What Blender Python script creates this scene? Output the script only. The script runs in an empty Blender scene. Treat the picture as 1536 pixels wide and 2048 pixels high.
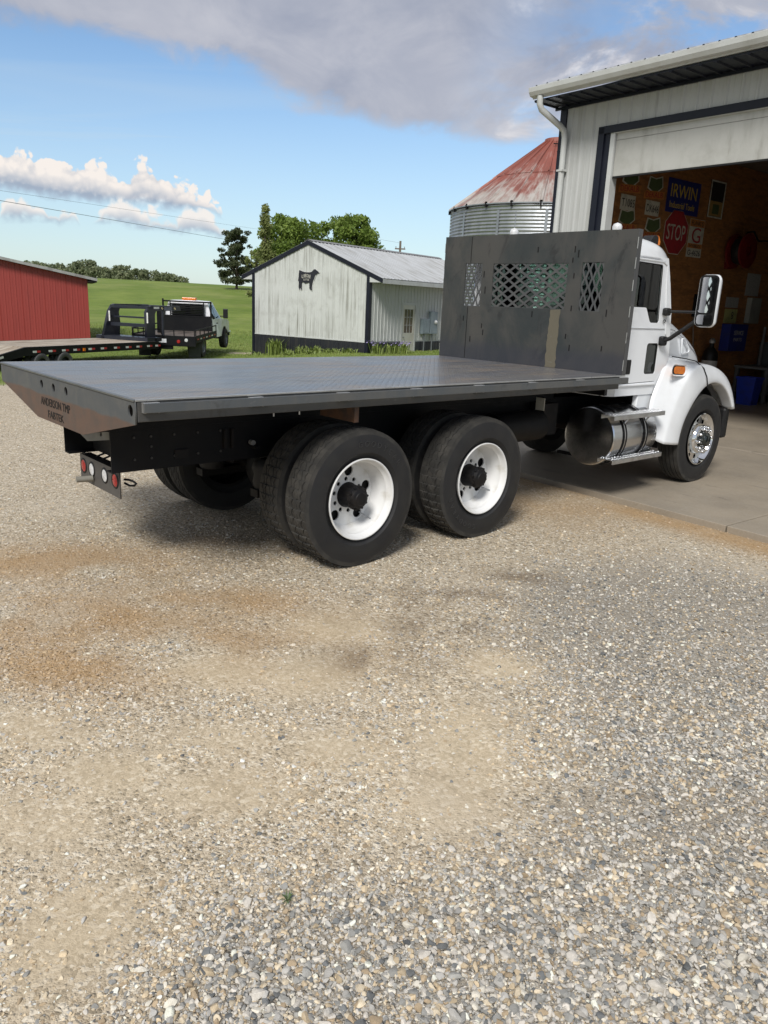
import bpy, bmesh, math, random
import numpy as np
from mathutils import Matrix, Vector
random.seed(7); rng = np.random.default_rng(11)
R_ = math.radians
scene = bpy.context.scene
col = scene.collection

# ------------------------------------------------------------------ camera
CAM_H, F_PX, PITCH, ROLL = 1.8917, 1528.3, 0.2668, -0.0449
def cam_axes():
    f = np.array([0, math.cos(PITCH), -math.sin(PITCH)]); r = np.array([1., 0, 0]); d = np.cross(f, r)
    return math.cos(ROLL)*r+math.sin(ROLL)*d, -math.sin(ROLL)*r+math.cos(ROLL)*d, f
rt, dn, fw = cam_axes()
cd = bpy.data.cameras.new('camera'); cam = bpy.data.objects.new('camera', cd); col.objects.link(cam)
cd.sensor_fit = 'VERTICAL'; cd.sensor_height = 24; cd.lens = F_PX/2048*24; cd.clip_end = 5000; cd.clip_start = .05
m = Matrix(((rt[0], -dn[0], -fw[0], 0), (rt[1], -dn[1], -fw[1], 0), (rt[2], -dn[2], -fw[2], CAM_H), (0, 0, 0, 1)))
cam.matrix_world = m
scene.camera = cam
def ray(px, py):                      # photo pixel -> world direction
    return rt*((px-768)/F_PX)+dn*((py-1024)/F_PX)+fw
def at_z(px, py, z=0.):
    d = ray(px, py); return np.array([0, 0, CAM_H])+d*((z-CAM_H)/d[2])

# ------------------------------------------------------------------ world, sun, exposure
SUN_AZ, SUN_EL = R_(196), R_(44)     # azimuth clockwise from +Y: behind the camera, a little to the left
world = bpy.data.worlds.new('World'); scene.world = world; world.use_nodes = True
W = world.node_tree; W.nodes.clear()
def wn(t, **k):
    n = W.nodes.new(t)
    for a, b in k.items(): setattr(n, a, b)
    return n
def wl(a, b): W.links.new(a, b)
def setin(n, i, v):
    if hasattr(v, 'is_linked') or isinstance(v, bpy.types.NodeSocket): W.links.new(v, n.inputs[i])
    else: n.inputs[i].default_value = v
def wm(op, a, b=0., c=0., clamp=False):
    n = wn('ShaderNodeMath', operation=op, use_clamp=clamp)
    setin(n, 0, a); setin(n, 1, b)
    if op in ('MULTIPLY_ADD', 'SMOOTH_MIN', 'SMOOTH_MAX'): setin(n, 2, c)
    return n.outputs[0]
def wstep(x, a, b):                   # smoothstep a..b
    n = wn('ShaderNodeMapRange', interpolation_type='SMOOTHSTEP')
    setin(n, 0, x); n.inputs[1].default_value = a; n.inputs[2].default_value = b
    return n.outputs[0]
def wmix(f, a, b):
    n = wn('ShaderNodeMix', data_type='RGBA')
    setin(n, 0, f); setin(n, 6, a); setin(n, 7, b); return n.outputs[2]
def wnoise(vec, scale, detail=6, rough=.55, dist=0.):
    n = wn('ShaderNodeTexNoise', noise_dimensions='3D' if vec is globals().get('cvec') else '2D'); wl(vec, n.inputs['Vector'])
    n.inputs['Scale'].default_value = scale; n.inputs['Detail'].default_value = detail
    n.inputs['Roughness'].default_value = rough; n.inputs['Distortion'].default_value = dist
    return n.outputs['Fac']
def wcurve(x, pts, lo, hi):           # piecewise curve of x (lo..hi -> 0..1)
    mr = wn('ShaderNodeMapRange'); setin(mr, 0, x); mr.inputs[1].default_value = lo; mr.inputs[2].default_value = hi
    fc = wn('ShaderNodeFloatCurve'); wl(mr.outputs[0], fc.inputs[1])
    c = fc.mapping.curves[0]; fc.mapping.use_clip = False
    P = [((a-lo)/(hi-lo), b) for a, b in pts]
    c.points[0].location = P[0]; c.points[1].location = P[-1]
    for p in P[1:-1]: c.points.new(*p)
    fc.mapping.update(); return fc.outputs[0]
def comb(x, y, z=0.):
    n = wn('ShaderNodeCombineXYZ'); setin(n, 0, x); setin(n, 1, y); setin(n, 2, z); return n.outputs[0]
sky = wn('ShaderNodeTexSky', sky_type='NISHITA', sun_disc=False, sun_elevation=SUN_EL, sun_rotation=SUN_AZ)
sky.altitude = 200; sky.air_density = 1.0; sky.dust_density = .6; sky.ozone_density = 1.4
skyc = wn('ShaderNodeVectorMath', operation='SCALE'); wl(sky.outputs[0], skyc.inputs[0]); skyc.inputs[3].default_value = .12
tint = wn('ShaderNodeVectorMath', operation='MULTIPLY'); wl(skyc.outputs[0], tint.inputs[0]); tint.inputs[1].default_value = (.80, .92, 1.0)
tc = wn('ShaderNodeTexCoord'); sp = wn('ShaderNodeSeparateXYZ'); wl(tc.outputs['Generated'], sp.inputs[0])
X, Y, Z = sp.outputs
zc = wm('MAXIMUM', Z, .03)
px_, py_ = wm('DIVIDE', X, zc), wm('DIVIDE', Y, zc)
plane = comb(px_, py_)
# pale haze veil towards the horizon
veil = wm('MULTIPLY', wstep(Z, .30, .0), .55)
thin = wm('MULTIPLY', wstep(wnoise(comb(wm('MULTIPLY', px_, .25), py_), .5, 5, .6, .6), .5, .75), wm('MULTIPLY', wstep(Z, .0, .12), .35))
c0 = wmix(wm('MAXIMUM', veil, thin), tint.outputs[0], (.50, .575, .61, 1))
# cumulus heaps low in the sky
yc = wm('MAXIMUM', Y, .02)
sx, sz = wm('DIVIDE', X, yc), wm('DIVIDE', Z, yc)
sv = comb(sx, sz, 0.)
def wvor(vec, scale):
    n = wn('ShaderNodeTexVoronoi', feature='SMOOTH_F1', voronoi_dimensions='2D'); wl(vec, n.inputs['Vector']); n.inputs['Scale'].default_value = scale; n.inputs['Smoothness'].default_value = .35; return n.outputs['Distance']
dsn = wn('ShaderNodeTexNoise', noise_dimensions='2D'); wl(sv, dsn.inputs['Vector']); dsn.inputs['Scale'].default_value = 45; dsn.inputs['Detail'].default_value = 4
dsv = wn('ShaderNodeVectorMath', operation='MULTIPLY_ADD'); wl(dsn.outputs['Color'], dsv.inputs[0]); dsv.inputs[1].default_value = (.016, .016, 0); wl(sv, dsv.inputs[2])
b1 = wm('SUBTRACT', .92, wvor(dsv.outputs[0], 34)); b2 = wm('ADD', wm('MULTIPLY', wm('SUBTRACT', .92, wvor(dsv.outputs[0], 95)), .6), wm('MULTIPLY', wnoise(sv, 160, 5, .6), .4))
bill = wm('ADD', wm('MULTIPLY', wm('SUBTRACT', b1, .47), .028), wm('MULTIPLY', wm('SUBTRACT', b2, .5), .020))
front = wstep(Y, .15, .3)
def heap(cur, prev, top, base, lo, hi, soft=.004, op=1.):
    t = wm('ADD', wcurve(sx, top, lo, hi), bill)
    b = wm('ADD', wcurve(sx, base, lo, hi), wm('MULTIPLY', bill, .35))
    al = wm('MULTIPLY', wstep(wm('SUBTRACT', t, sz), 0., soft), wstep(wm('SUBTRACT', sz, b), -.002, .012))
    al = wm('MULTIPLY', wm('MULTIPLY', al, front), op)
    h = wm('DIVIDE', wm('SUBTRACT', sz, b), wm('MAXIMUM', wm('SUBTRACT', t, b), .003))
    lit = wm('ADD', wstep(h, .12, .72), wm('MULTIPLY', wm('SUBTRACT', b2, .5), 1.1))
    lit = wm('ADD', lit, wm('MULTIPLY', wm('SUBTRACT', b1, .5), .9), clamp=True)
    c = wmix(lit, (.30, .36, .45, 1), (.76, .71, .67, 1))
    return wmix(al, cur, c)
c1 = heap(c0, None, [(-.9, .0), (-.82, .07), (-.7, .15), (-.60, .14), (-.52, .15), (-.46, .157), (-.43, .147), (-.37, .147), (-.335, .133), (-.314, .151), (-.28, .136), (-.24, .117), (-.205, .098), (-.185, .05), (-.1, 0)],
          [(-.9, .12), (-.49, .113), (-.40, .104), (-.32, .099), (-.22, .095), (-.1, .09)], -.9, -.1)
c1 = heap(c1, None, [(-.7, 0), (-.40, .03), (-.375, .082), (-.345, .106), (-.31, .098), (-.27, .096), (-.25, .102), (-.21, .086), (-.17, .05), (-.1, 0)],
          [(-.7, .075), (-.36, .077), (-.22, .069), (-.1, .065)], -.7, -.1, .010, .9)
c1 = heap(c1, None, [(-.6, 0), (-.50, .04), (-.485, .097), (-.44, .096), (-.40, .090), (-.37, .05), (-.3, 0)],
          [(-.6, .077), (-.42, .076), (-.3, .07)], -.6, -.3, .010, .9)
# the broad grey cloud bank that covers the sky overhead, its ragged edge ahead
cvec = comb(X, wm('MULTIPLY', Y, .8), wm('MULTIPLY', Z, 1.7)); n1 = wnoise(cvec, 3.6, 5, .56, .5); n2 = wnoise(cvec, 9.5, 6, .6, .5)
edge = wcurve(px_, [(-8, 2.4), (-3, 3.35), (-1.6, 3.60), (-1.1, 3.65), (-.79, 3.85), (-.55, 4.35), (-.28, 4.85), (0., 5.0), (.4, 5.05), (1., 5.3), (3, 6.), (8, 7.)], -8, 8)
dd = wm('ADD', wm('SUBTRACT', edge, py_), wm('ADD', wm('MULTIPLY', wm('SUBTRACT', n1, .5), 2.4), wm('MULTIPLY', wm('SUBTRACT', n2, .5), 1.6)))
gaps = wm('MULTIPLY', wstep(px_, .15, .9), wm('MULTIPLY', wstep(wnoise(cvec, 6.5, 5, .6, .4), .44, .60), .9))
alb = wm('MULTIPLY', wstep(dd, -.10, .50), wm('SUBTRACT', 1., gaps))
alb = wm('MAXIMUM', wm('MULTIPLY', alb, wstep(Z, .02, .1)), 0.)
shade = wm('ADD', wm('MULTIPLY', wstep(n1, .32, .66), .55), wm('MULTIPLY', wstep(n2, .3, .7), .45))
dark = wmix(shade, (.225, .25, .33, 1), (.46, .46, .50, 1))
dark = wmix(wm('MULTIPLY', wm('MULTIPLY', wstep(n2, .56, .74), wstep(px_, -.3, .6)), .8), dark, (.72, .69, .68, 1))
dark = wmix(wstep(py_, 3.6, 1.5), dark, (.44, .45, .49, 1))
c2 = wmix(wm('MULTIPLY', alb, .93), c1, dark)
bg = wn('ShaderNodeBackground'); wl(c2, bg.inputs[0]); bg.inputs[1].default_value = 1.
wo = wn('ShaderNodeOutputWorld'); wl(bg.outputs[0], wo.inputs[0])
sd = bpy.data.lights.new('sun', 'SUN'); sd.energy = 2.9; sd.angle = R_(17); sd.color = (1, .97, .92)
sun = bpy.data.objects.new('sun', sd); col.objects.link(sun)
sdir = Vector((math.sin(SUN_AZ)*math.cos(SUN_EL), math.cos(SUN_AZ)*math.cos(SUN_EL), math.sin(SUN_EL)))
sun.rotation_euler = sdir.to_track_quat('Z', 'Y').to_euler(); sun.location = sdir*60
vs = scene.view_settings; vs.view_transform = 'Standard'; vs.look = 'None'; vs.exposure = .31; vs.gamma = 1
scene.render.engine = 'CYCLES'

# ------------------------------------------------------------------ helpers
def tag(o, label=None, cat=None, group=None, kind=None):
    if label: o['label'] = label
    if cat: o['category'] = cat
    if group: o['group'] = group
    if kind: o['kind'] = kind
    return o
def empty(name, loc=(0, 0, 0), rz=0., parent=None, ry=0.):
    o = bpy.data.objects.new(name, None); o.empty_display_size = .2
    o.location = loc; o.rotation_euler = (0, ry, rz); o.parent = parent; col.objects.link(o); return o
def smooth_mesh(me, ang=40):
    me.shade_smooth()
    try: me.set_sharp_from_angle(angle=R_(ang))
    except Exception: pass
class MB:
    def __init__(s, M=None): s.v = []; s.f = []; s.M = M
    def add(s, vs, fs):
        k = len(s.v)
        if s.M is not None: vs = [tuple(s.M @ Vector(p)) for p in vs]
        s.v += [tuple(p) for p in vs]; s.f += [tuple(i+k for i in f) for f in fs]; return s
    def box(s, x0, x1, y0, y1, z0, z1):
        return s.add([(x0, y0, z0), (x1, y0, z0), (x1, y1, z0), (x0, y1, z0), (x0, y0, z1), (x1, y0, z1), (x1, y1, z1), (x0, y1, z1)],
                     [(0, 3, 2, 1), (4, 5, 6, 7), (0, 1, 5, 4), (1, 2, 6, 5), (2, 3, 7, 6), (3, 0, 4, 7)])
    def prism(s, poly, a, b, axis='y'):   # poly in the two other axes, extruded a..b
        n = len(poly)
        def P(p, t):
            return {'y': (p[0], t, p[1]), 'x': (t, p[0], p[1]), 'z': (p[0], p[1], t)}[axis]
        vs = [P(p, a) for p in poly]+[P(p, b) for p in poly]
        return s.add(vs, [tuple(range(n)), tuple(range(2*n-1, n-1, -1))]+[(i, (i+1) % n+0, (i+1) % n+n, i+n) for i in range(n)])
    def tube(s, p0, p1, r0, r1=None, n=10, caps=True):
        r1 = r0 if r1 is None else r1
        p0, p1 = Vector(p0), Vector(p1); d = (p1-p0).normalized()
        a = d.orthogonal().normalized(); b = d.cross(a)
        vs = []
        for p, r in ((p0, r0), (p1, r1)):
            for i in range(n):
                t = 2*math.pi*i/n; vs.append(p+a*(r*math.cos(t))+b*(r*math.sin(t)))
        fs = [(i, (i+1) % n, (i+1) % n+n, i+n) for i in range(n)]
        if caps: fs += [tuple(range(n-1, -1, -1)), tuple(range(n, 2*n))]
        return s.add(vs, fs)
    def path(s, pts, r, n=8):
        pts = [Vector(p) for p in pts]; rings = []
        rs = r if isinstance(r, (list, tuple)) else [r]*len(pts)
        up = None
        for i, p in enumerate(pts):
            d = (pts[min(i+1, len(pts)-1)]-pts[max(i-1, 0)]).normalized()
            a = d.orthogonal().normalized() if up is None else (up-d*up.dot(d)).normalized()
            up = a; b = d.cross(a)
            rings.append([p+a*(rs[i]*math.cos(2*math.pi*k/n))+b*(rs[i]*math.sin(2*math.pi*k/n)) for k in range(n)])
        vs = [q for r_ in rings for q in r_]; fs = []
        for i in range(len(pts)-1):
            for k in range(n): fs.append((i*n+k, i*n+(k+1) % n, (i+1)*n+(k+1) % n, (i+1)*n+k))
        fs += [tuple(range(n-1, -1, -1)), tuple(range((len(pts)-1)*n, len(pts)*n))]
        return s.add(vs, fs)
    def lathe(s, prof, n=48, axis='y', c=(0, 0, 0), close=False):   # prof: (radius, along)
        vs = []; fs = []; m = len(prof)
        for i in range(n):
            t = 2*math.pi*i/n; ca, sa = math.cos(t), math.sin(t)
            for r, h in prof:
                p = {'y': (r*ca, h, r*sa), 'z': (r*ca, r*sa, h), 'x': (h, r*ca, r*sa)}[axis]
                vs.append((p[0]+c[0], p[1]+c[1], p[2]+c[2]))
        for i in range(n):
            j = (i+1) % n
            for k in range(m-1 if not close else m):
                l = (k+1) % m; fs.append((i*m+k, j*m+k, j*m+l, i*m+l))
        return s.add(vs, fs)
    def grid(s, rows, close=False):
        n = len(rows[0]); vs = [p for r in rows for p in r]; fs = []
        for i in range(len(rows)-1):
            for k in range(n-1): fs.append((i*n+k, i*n+k+1, (i+1)*n+k+1, (i+1)*n+k))
        return s.add(vs, fs)
    def mesh(s, name):
        me = bpy.data.meshes.new(name); me.from_pydata(s.v, [], s.f)
        bm = bmesh.new(); bm.from_mesh(me); bmesh.ops.recalc_face_normals(bm, faces=bm.faces); bm.to_mesh(me); bm.free()
        return me
    def build(s, name, mat, parent=None, smooth=0, bev=0., sub=0, solid=0., label=None):
        me = s.mesh(name)
        return place(me, name, mat, parent, smooth, bev, sub, solid, label)
def place(me, name, mat, parent=None, smooth=0, bev=0., sub=0, solid=0., label=None):
    if mat and not me.materials: me.materials.append(mat)
    if smooth: smooth_mesh(me, smooth)
    o = bpy.data.objects.new(name, me); col.objects.link(o); o.parent = parent
    if sub:
        q = o.modifiers.new('subdivision', 'SUBSURF'); q.levels = q.render_levels = sub
    if solid:
        q = o.modifiers.new('solid', 'SOLIDIFY'); q.thickness = solid; q.offset = -1
    if bev:
        q = o.modifiers.new('bevel', 'BEVEL'); q.width = bev; q.segments = 2; q.limit_method = 'ANGLE'; q.angle_limit = R_(35)
    if label: o['label'] = label
    return o
def link_copy(o, parent=None):
    c = o.copy(); col.objects.link(c); c.parent = parent
    for k in list(o.children): link_copy(k, c)
    return c
def frame(origin, right, up):            # local x=right, y=up, z=towards the viewer
    r, u = Vector(right).normalized(), Vector(up).normalized(); n = r.cross(u)
    M = Matrix.Identity(4)
    for i in range(3): M[i][0], M[i][1], M[i][2], M[i][3] = r[i], u[i], n[i], origin[i]
    return M
def plate(name, loops, thick, M, mat, parent=None, bev=0., smooth=0, label=None):   # filled outline with holes, real thickness
    cu = bpy.data.curves.new(name, 'CURVE'); cu.dimensions = '2D'; cu.fill_mode = 'BOTH'; cu.extrude = thick/2
    for lp in loops:
        s = cu.splines.new('POLY'); s.points.add(len(lp)-1); s.use_cyclic_u = True
        for p, q in zip(s.points, lp): p.co = (q[0], q[1], 0, 1)
    t = bpy.data.objects.new('t', cu); me = bpy.data.meshes.new_from_object(t)
    bpy.data.objects.remove(t); bpy.data.curves.remove(cu)
    me.transform(M @ Matrix.Translation((0, 0, -thick/2)))
    me.name = name; me.materials.clear()
    return place(me, name, mat, parent, smooth, bev, label=label)
def circ(x, y, r, n=20, ry=None): return [(x+r*math.cos(2*math.pi*i/n), y+(ry or r)*math.sin(2*math.pi*i/n)) for i in range(n)]
def rect(x0, x1, y0, y1): return [(x0, y0), (x1, y0), (x1, y1), (x0, y1)]
def rrect(x0, x1, y0, y1, r, n=4):
    o = []
    for cx, cy, a in ((x1-r, y1-r, 0), (x0+r, y1-r, 90), (x0+r, y0+r, 180), (x1-r, y0+r, 270)):
        for i in range(n+1):
            t = R_(a+90*i/n); o.append((cx+r*math.cos(t), cy+r*math.sin(t)))
    return o
def text_mesh(s, w, h, extr=.001):       # text fitted into w x h, lower left at 0,0
    cu = bpy.data.curves.new('txt', 'FONT'); cu.body = s; cu.extrude = extr; cu.resolution_u = 3
    t = bpy.data.objects.new('t', cu); me = bpy.data.meshes.new_from_object(t)
    bpy.data.objects.remove(t); bpy.data.curves.remove(cu)
    co = np.array([v.co for v in me.vertices]); lo, hi = co.min(0), co.max(0)
    me.transform(Matrix.Diagonal((w/(hi[0]-lo[0]), h/(hi[1]-lo[1]), 1, 1)) @ Matrix.Translation((-lo[0], -lo[1], 0)))
    me.materials.clear(); return me
def lettering(s, w, h, M, mat, parent, extr=.001, name='lettering'):
    me = text_mesh(s, w, h, extr); me.transform(M); return place(me, name, mat, parent)

# ------------------------------------------------------------------ materials
def nmat(name):
    mt = bpy.data.materials.new(name); mt.use_nodes = True; nt = mt.node_tree; nt.nodes.clear()
    b = nt.nodes.new('ShaderNodeBsdfPrincipled'); o = nt.nodes.new('ShaderNodeOutputMaterial'); nt.links.new(b.outputs[0], o.inputs[0])
    return mt, nt, b
class NT:
    def __init__(s, nt): s.t = nt
    def n(s, ty, **k):
        x = s.t.nodes.new(ty)
        for a, b in k.items(): setattr(x, a, b)
        return x
    def set(s, n, i, v):
        if isinstance(v, bpy.types.NodeSocket): s.t.links.new(v, n.inputs[i])
        else: n.inputs[i].default_value = v
    def coord(s, scale=(1, 1, 1), kind='Object', rot=(0, 0, 0)):
        c = s.n('ShaderNodeTexCoord'); mp = s.n('ShaderNodeMapping'); s.t.links.new(c.outputs[kind], mp.inputs[0])
        mp.inputs['Scale'].default_value = scale; mp.inputs['Rotation'].default_value = rot; return mp.outputs[0]
    def noise(s, v, scale, detail=5, rough=.55, dist=0., out='Fac'):
        x = s.n('ShaderNodeTexNoise'); s.t.links.new(v, x.inputs['Vector']); x.inputs['Scale'].default_value = scale
        x.inputs['Detail'].default_value = detail; x.inputs['Roughness'].default_value = rough; x.inputs['Distortion'].default_value = dist
        return x.outputs[out]
    def vor(s, v, scale, feature='F1', out='Distance', rand=1.):
        x = s.n('ShaderNodeTexVoronoi', feature=feature); s.t.links.new(v, x.inputs['Vector']); x.inputs['Scale'].default_value = scale
        x.inputs['Randomness'].default_value = rand; return x.outputs[out]
    def step(s, x, a, b):
        q = s.n('ShaderNodeMapRange', interpolation_type='SMOOTHSTEP'); s.set(q, 0, x); q.inputs[1].default_value = a; q.inputs[2].default_value = b; return q.outputs[0]
    def mix(s, f, a, b, blend='MIX'):
        q = s.n('ShaderNodeMix', data_type='RGBA', blend_type=blend); s.set(q, 0, f)
        s.set(q, 6, c4(a) if isinstance(a, tuple) else a); s.set(q, 7, c4(b) if isinstance(b, tuple) else b); return q.outputs[2]
    def m(s, op, a, b=0., clamp=False):
        q = s.n('ShaderNodeMath', operation=op, use_clamp=clamp); s.set(q, 0, a); s.set(q, 1, b); return q.outputs[0]
    def bump(s, h, strength=.3, dist=.01):
        q = s.n('ShaderNodeBump'); s.t.links.new(h, q.inputs['Height']); q.inputs['Strength'].default_value = strength; q.inputs['Distance'].default_value = dist; return q.outputs[0]
    def attr(s, name, out='Color', ty='GEOMETRY'):
        q = s.n('ShaderNodeAttribute', attribute_name=name, attribute_type=ty); return q.outputs[out]
def c4(c): return (c[0], c[1], c[2], 1)
def simple(name, c, rough=.5, metal=0., c2=None, scale=3., thr=(.4, .65), bump=0., bscale=80., bdist=.003, stretch=(1, 1, 1), coat=0., rvar=.12, spec=.5):
    mt, nt, b = nmat(name); t = NT(nt); v = t.coord(stretch)
    c2 = c2 or tuple(x*.8 for x in c)
    f = t.step(t.noise(v, scale, 6, .6), *thr)
    t.set(b, 'Base Color', t.mix(f, c, c2)); b.inputs['Metallic'].default_value = metal
    g = t.noise(v, scale*4, 4)
    t.set(b, 'Roughness', t.m('MULTIPLY_ADD', g, rvar) if False else t.m('ADD', t.m('MULTIPLY', t.m('SUBTRACT', g, .5), 2*rvar), rough, True))
    b.inputs['Coat Weight'].default_value = coat; b.inputs['Specular IOR Level'].default_value = spec
    if bump: t.set(b, 'Normal', t.bump(t.noise(t.coord(), bscale, 4), bump, bdist))
    return mt
MT = {}
MT['white_paint'] = simple('white_paint', (.78, .80, .82), .24, 0, (.70, .71, .72), 2.5, (.45, .8), coat=.6, rvar=.06)
MT['rim_white'] = simple('rim_white', (.70, .70, .69), .42, 0, (.52, .50, .45), 7., (.5, .8), bump=.1, bscale=60)
MT['rubber'] = simple('rubber', (.011, .011, .012), .66, 0, (.017, .0165, .016), 6., bump=.25, bscale=220, bdist=.002)
MT['tread'] = simple('tread_rubber', (.022, .021, .019), .82, 0, (.042, .039, .034), 9., bump=.4, bscale=160, bdist=.002)
MT['black_steel'] = simple('black_steel', (.004, .0045, .006), .55, 0, (.007, .007, .008), 3., bump=.15, bscale=40, spec=.22)
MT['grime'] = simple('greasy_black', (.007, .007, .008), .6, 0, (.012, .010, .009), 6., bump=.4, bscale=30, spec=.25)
MT['black_plastic'] = simple('black_plastic', (.009, .009, .010), .5, 0, (.013, .013, .013), 5., spec=.35)
MT['chrome'] = simple('chrome', (.78, .79, .80), .06, 1., (.72, .72, .72), 4., rvar=.03)
MT['alum'] = simple('polished_aluminium', (.62, .63, .65), .2, 1., (.5, .51, .52), 2., stretch=(.3, 6, 6), rvar=.1)
MT['tread_alum'] = simple('step_aluminium', (.6, .61, .62), .34, 1., (.48, .48, .48), 12., bump=.6, bscale=70, bdist=.004)
MT['amber'] = simple('amber_lens', (.72, .20, .015), .2, 0, (.55, .13, .01), 30.)
MT['red_lens'] = simple('red_lens', (.36, .02, .018), .2, 0, (.26, .012, .012), 40.)
MT['clear_lens'] = simple('clear_lens', (.62, .63, .64), .18, 0, (.5, .5, .5), 40.)
MT['glass_dark'] = simple('tinted_glass', (.012, .016, .015), .04, 0, (.018, .022, .02), 2., rvar=.01, spec=.7)
def mat_glass(name, tint):
    mt, nt, b = nmat(name); t = NT(nt); tr = t.n('ShaderNodeBsdfTransparent'); tr.inputs[0].default_value = c4(tint)
    gl = t.n('ShaderNodeBsdfGlossy'); gl.inputs['Roughness'].default_value = .02; fr = t.n('ShaderNodeFresnel'); fr.inputs[0].default_value = 1.5
    mx = t.n('ShaderNodeMixShader'); nt.links.new(fr.outputs[0], mx.inputs[0]); nt.links.new(tr.outputs[0], mx.inputs[1]); nt.links.new(gl.outputs[0], mx.inputs[2])
    nt.links.new(mx.outputs[0], [n for n in nt.nodes if n.type == 'OUTPUT_MATERIAL'][0].inputs[0]); nt.nodes.remove(b); return mt
MT['cab_glass'] = mat_glass('green_cab_glass', (.46, .57, .52))
MT['mirror'] = simple('mirror_glass', (.8, .8, .82), .03, 1., (.8, .8, .82), 2., rvar=.01)
MT['trim_black'] = simple('navy_black_trim', (.008, .010, .018), .4, 0, (.011, .013, .022), 2., spec=.3)
MT['concrete'] = None
MT['white_trim'] = simple('white_trim', (.50, .515, .505), .4, 0, (.42, .425, .405), 3., (.35, .8))
MT['galv'] = simple('galvanised_steel', (.38, .40, .42), .4, .7, (.28, .30, .32), 2.5, stretch=(1, 1, .4))
MT['grey_box'] = simple('grey_enamel', (.22, .27, .30), .45, 0, (.17, .21, .235), 3.)
MT['wire'] = simple('cable', (.20, .21, .23), .6, 0, (.22, .22, .22))
MT['wood_pole'] = simple('weathered_pole', (.13, .10, .08), .8, 0, (.2, .17, .14), 4., stretch=(4, 4, .4))
MT['bark'] = simple('bark', (.075, .058, .044), .9, 0, (.13, .105, .085), 5., stretch=(3, 3, .5), bump=.6, bscale=20, bdist=.03)
MT['rust'] = simple('rusty_steel', (.11, .055, .03), .7, 0, (.05, .035, .03), 8.)
def mat_siding(name, base, dirt, amount, zs=.35, rough=.42, xs=9.):
    mt, nt, b = nmat(name); t = NT(nt)
    v = t.coord((xs, xs, zs)); v2 = t.coord((1, 1, 1))
    f = t.m('MULTIPLY', t.step(t.noise(v, 1., 6, .62, .1), .42, .7), t.step(t.noise(v2, .7, 4), .34, .62))
    f2 = t.m('MULTIPLY', t.step(t.noise(t.coord((1.2, 1.2, 1.2)), 1.7, 7, .65), .45, .75), .5)
    f = t.m('MULTIPLY', t.m('MAXIMUM', f, f2), amount)
    t.set(b, 'Base Color', t.mix(f, base, dirt)); b.inputs['Roughness'].default_value = rough
    t.set(b, 'Normal', t.bump(t.noise(v2, 1.6, 3), .12, .03)); return mt
MT['siding_garage'] = mat_siding('white_siding', (.44, .45, .44), (.27, .27, .245), .6)
MT['siding_shed'] = mat_siding('mildewed_siding', (.54, .555, .535), (.17, .165, .135), .8)
MT['siding_shed_side'] = mat_siding('white_shed_siding', (.52, .535, .525), (.30, .30, .27), .5)
MT['siding_red'] = mat_siding('red_siding', (.27, .036, .029), (.20, .028, .024), .7, rough=.5)
MT['door_panel'] = mat_siding('door_skin', (.42, .42, .395), (.24, .235, .205), .85, xs=5., zs=1.1, rough=.5)
MT['siding_black'] = mat_siding('black_wainscot', (.016, .018, .024), (.045, .042, .036), .8)
def mat_roof():
    mt, nt, b = nmat('pale_metal_roof'); t = NT(nt)
    f = t.step(t.noise(t.coord((.5, 4, 1)), 1.2, 6, .6), .4, .75)
    t.set(b, 'Base Color', t.mix(f, (.46, .475, .485), (.30, .30, .285))); b.inputs['Roughness'].default_value = .4; b.inputs['Metallic'].default_value = .25; return mt
MT['metal_roof'] = mat_roof()
def mat_deck():                          # steel tread plate, blued mill scale with rust bloom
    mt, nt, b = nmat('tread_plate'); t = NT(nt)
    v = t.coord((1, 1, 1)); vs_ = t.coord((.35, 2.2, 1))
    a = t.noise(vs_, 1.6, 6, .6, .3); r = t.noise(t.coord((.5, 1.3, 1)), 2.6, 6, .62, .4)
    c = t.mix(t.step(a, .35, .65), (.165, .172, .195), (.225, .21, .195))
    c = t.mix(t.m('MULTIPLY', t.step(r, .45, .70), .85), c, (.29, .225, .165))
    c = t.mix(t.m('MULTIPLY', t.step(t.noise(vs_, 5, 5, .6), .52, .70), .75), c, (.082, .082, .09))
    t.set(b, 'Base Color', c); b.inputs['Metallic'].default_value = .45
    t.set(b, 'Roughness', t.m('ADD', t.m('MULTIPLY', r, .25), .2))
    # raised lozenges, alternating direction
    def loz(rot, off):
        w = t.coord((1, 1, 1), rot=(0, 0, rot)); sp_ = t.n('ShaderNodeSeparateXYZ'); nt.links.new(w, sp_.inputs[0])
        fx = t.m('SUBTRACT', t.m('FRACT', t.m('ADD', t.m('MULTIPLY', sp_.outputs[0], 23.), off)), .5)
        fy = t.m('SUBTRACT', t.m('FRACT', t.m('ADD', t.m('MULTIPLY', sp_.outputs[1], 23.), off)), .5)
        d = t.m('ADD', t.m('POWER', t.m('ABSOLUTE', t.m('MULTIPLY', fx, 2.2)), 2.), t.m('POWER', t.m('ABSOLUTE', t.m('MULTIPLY', fy, 7.)), 2.))
        return t.step(d, 1., .4)
    h = t.m('MAXIMUM', loz(R_(45), 0.), loz(R_(-45), .5))
    c = t.mix(t.m('MULTIPLY', h, .35), c, (.36, .36, .37)); t.set(b, 'Base Color', c)
    t.set(b, 'Normal', t.bump(h, 1., .006)); return mt
MT['deck'] = mat_deck()
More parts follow.
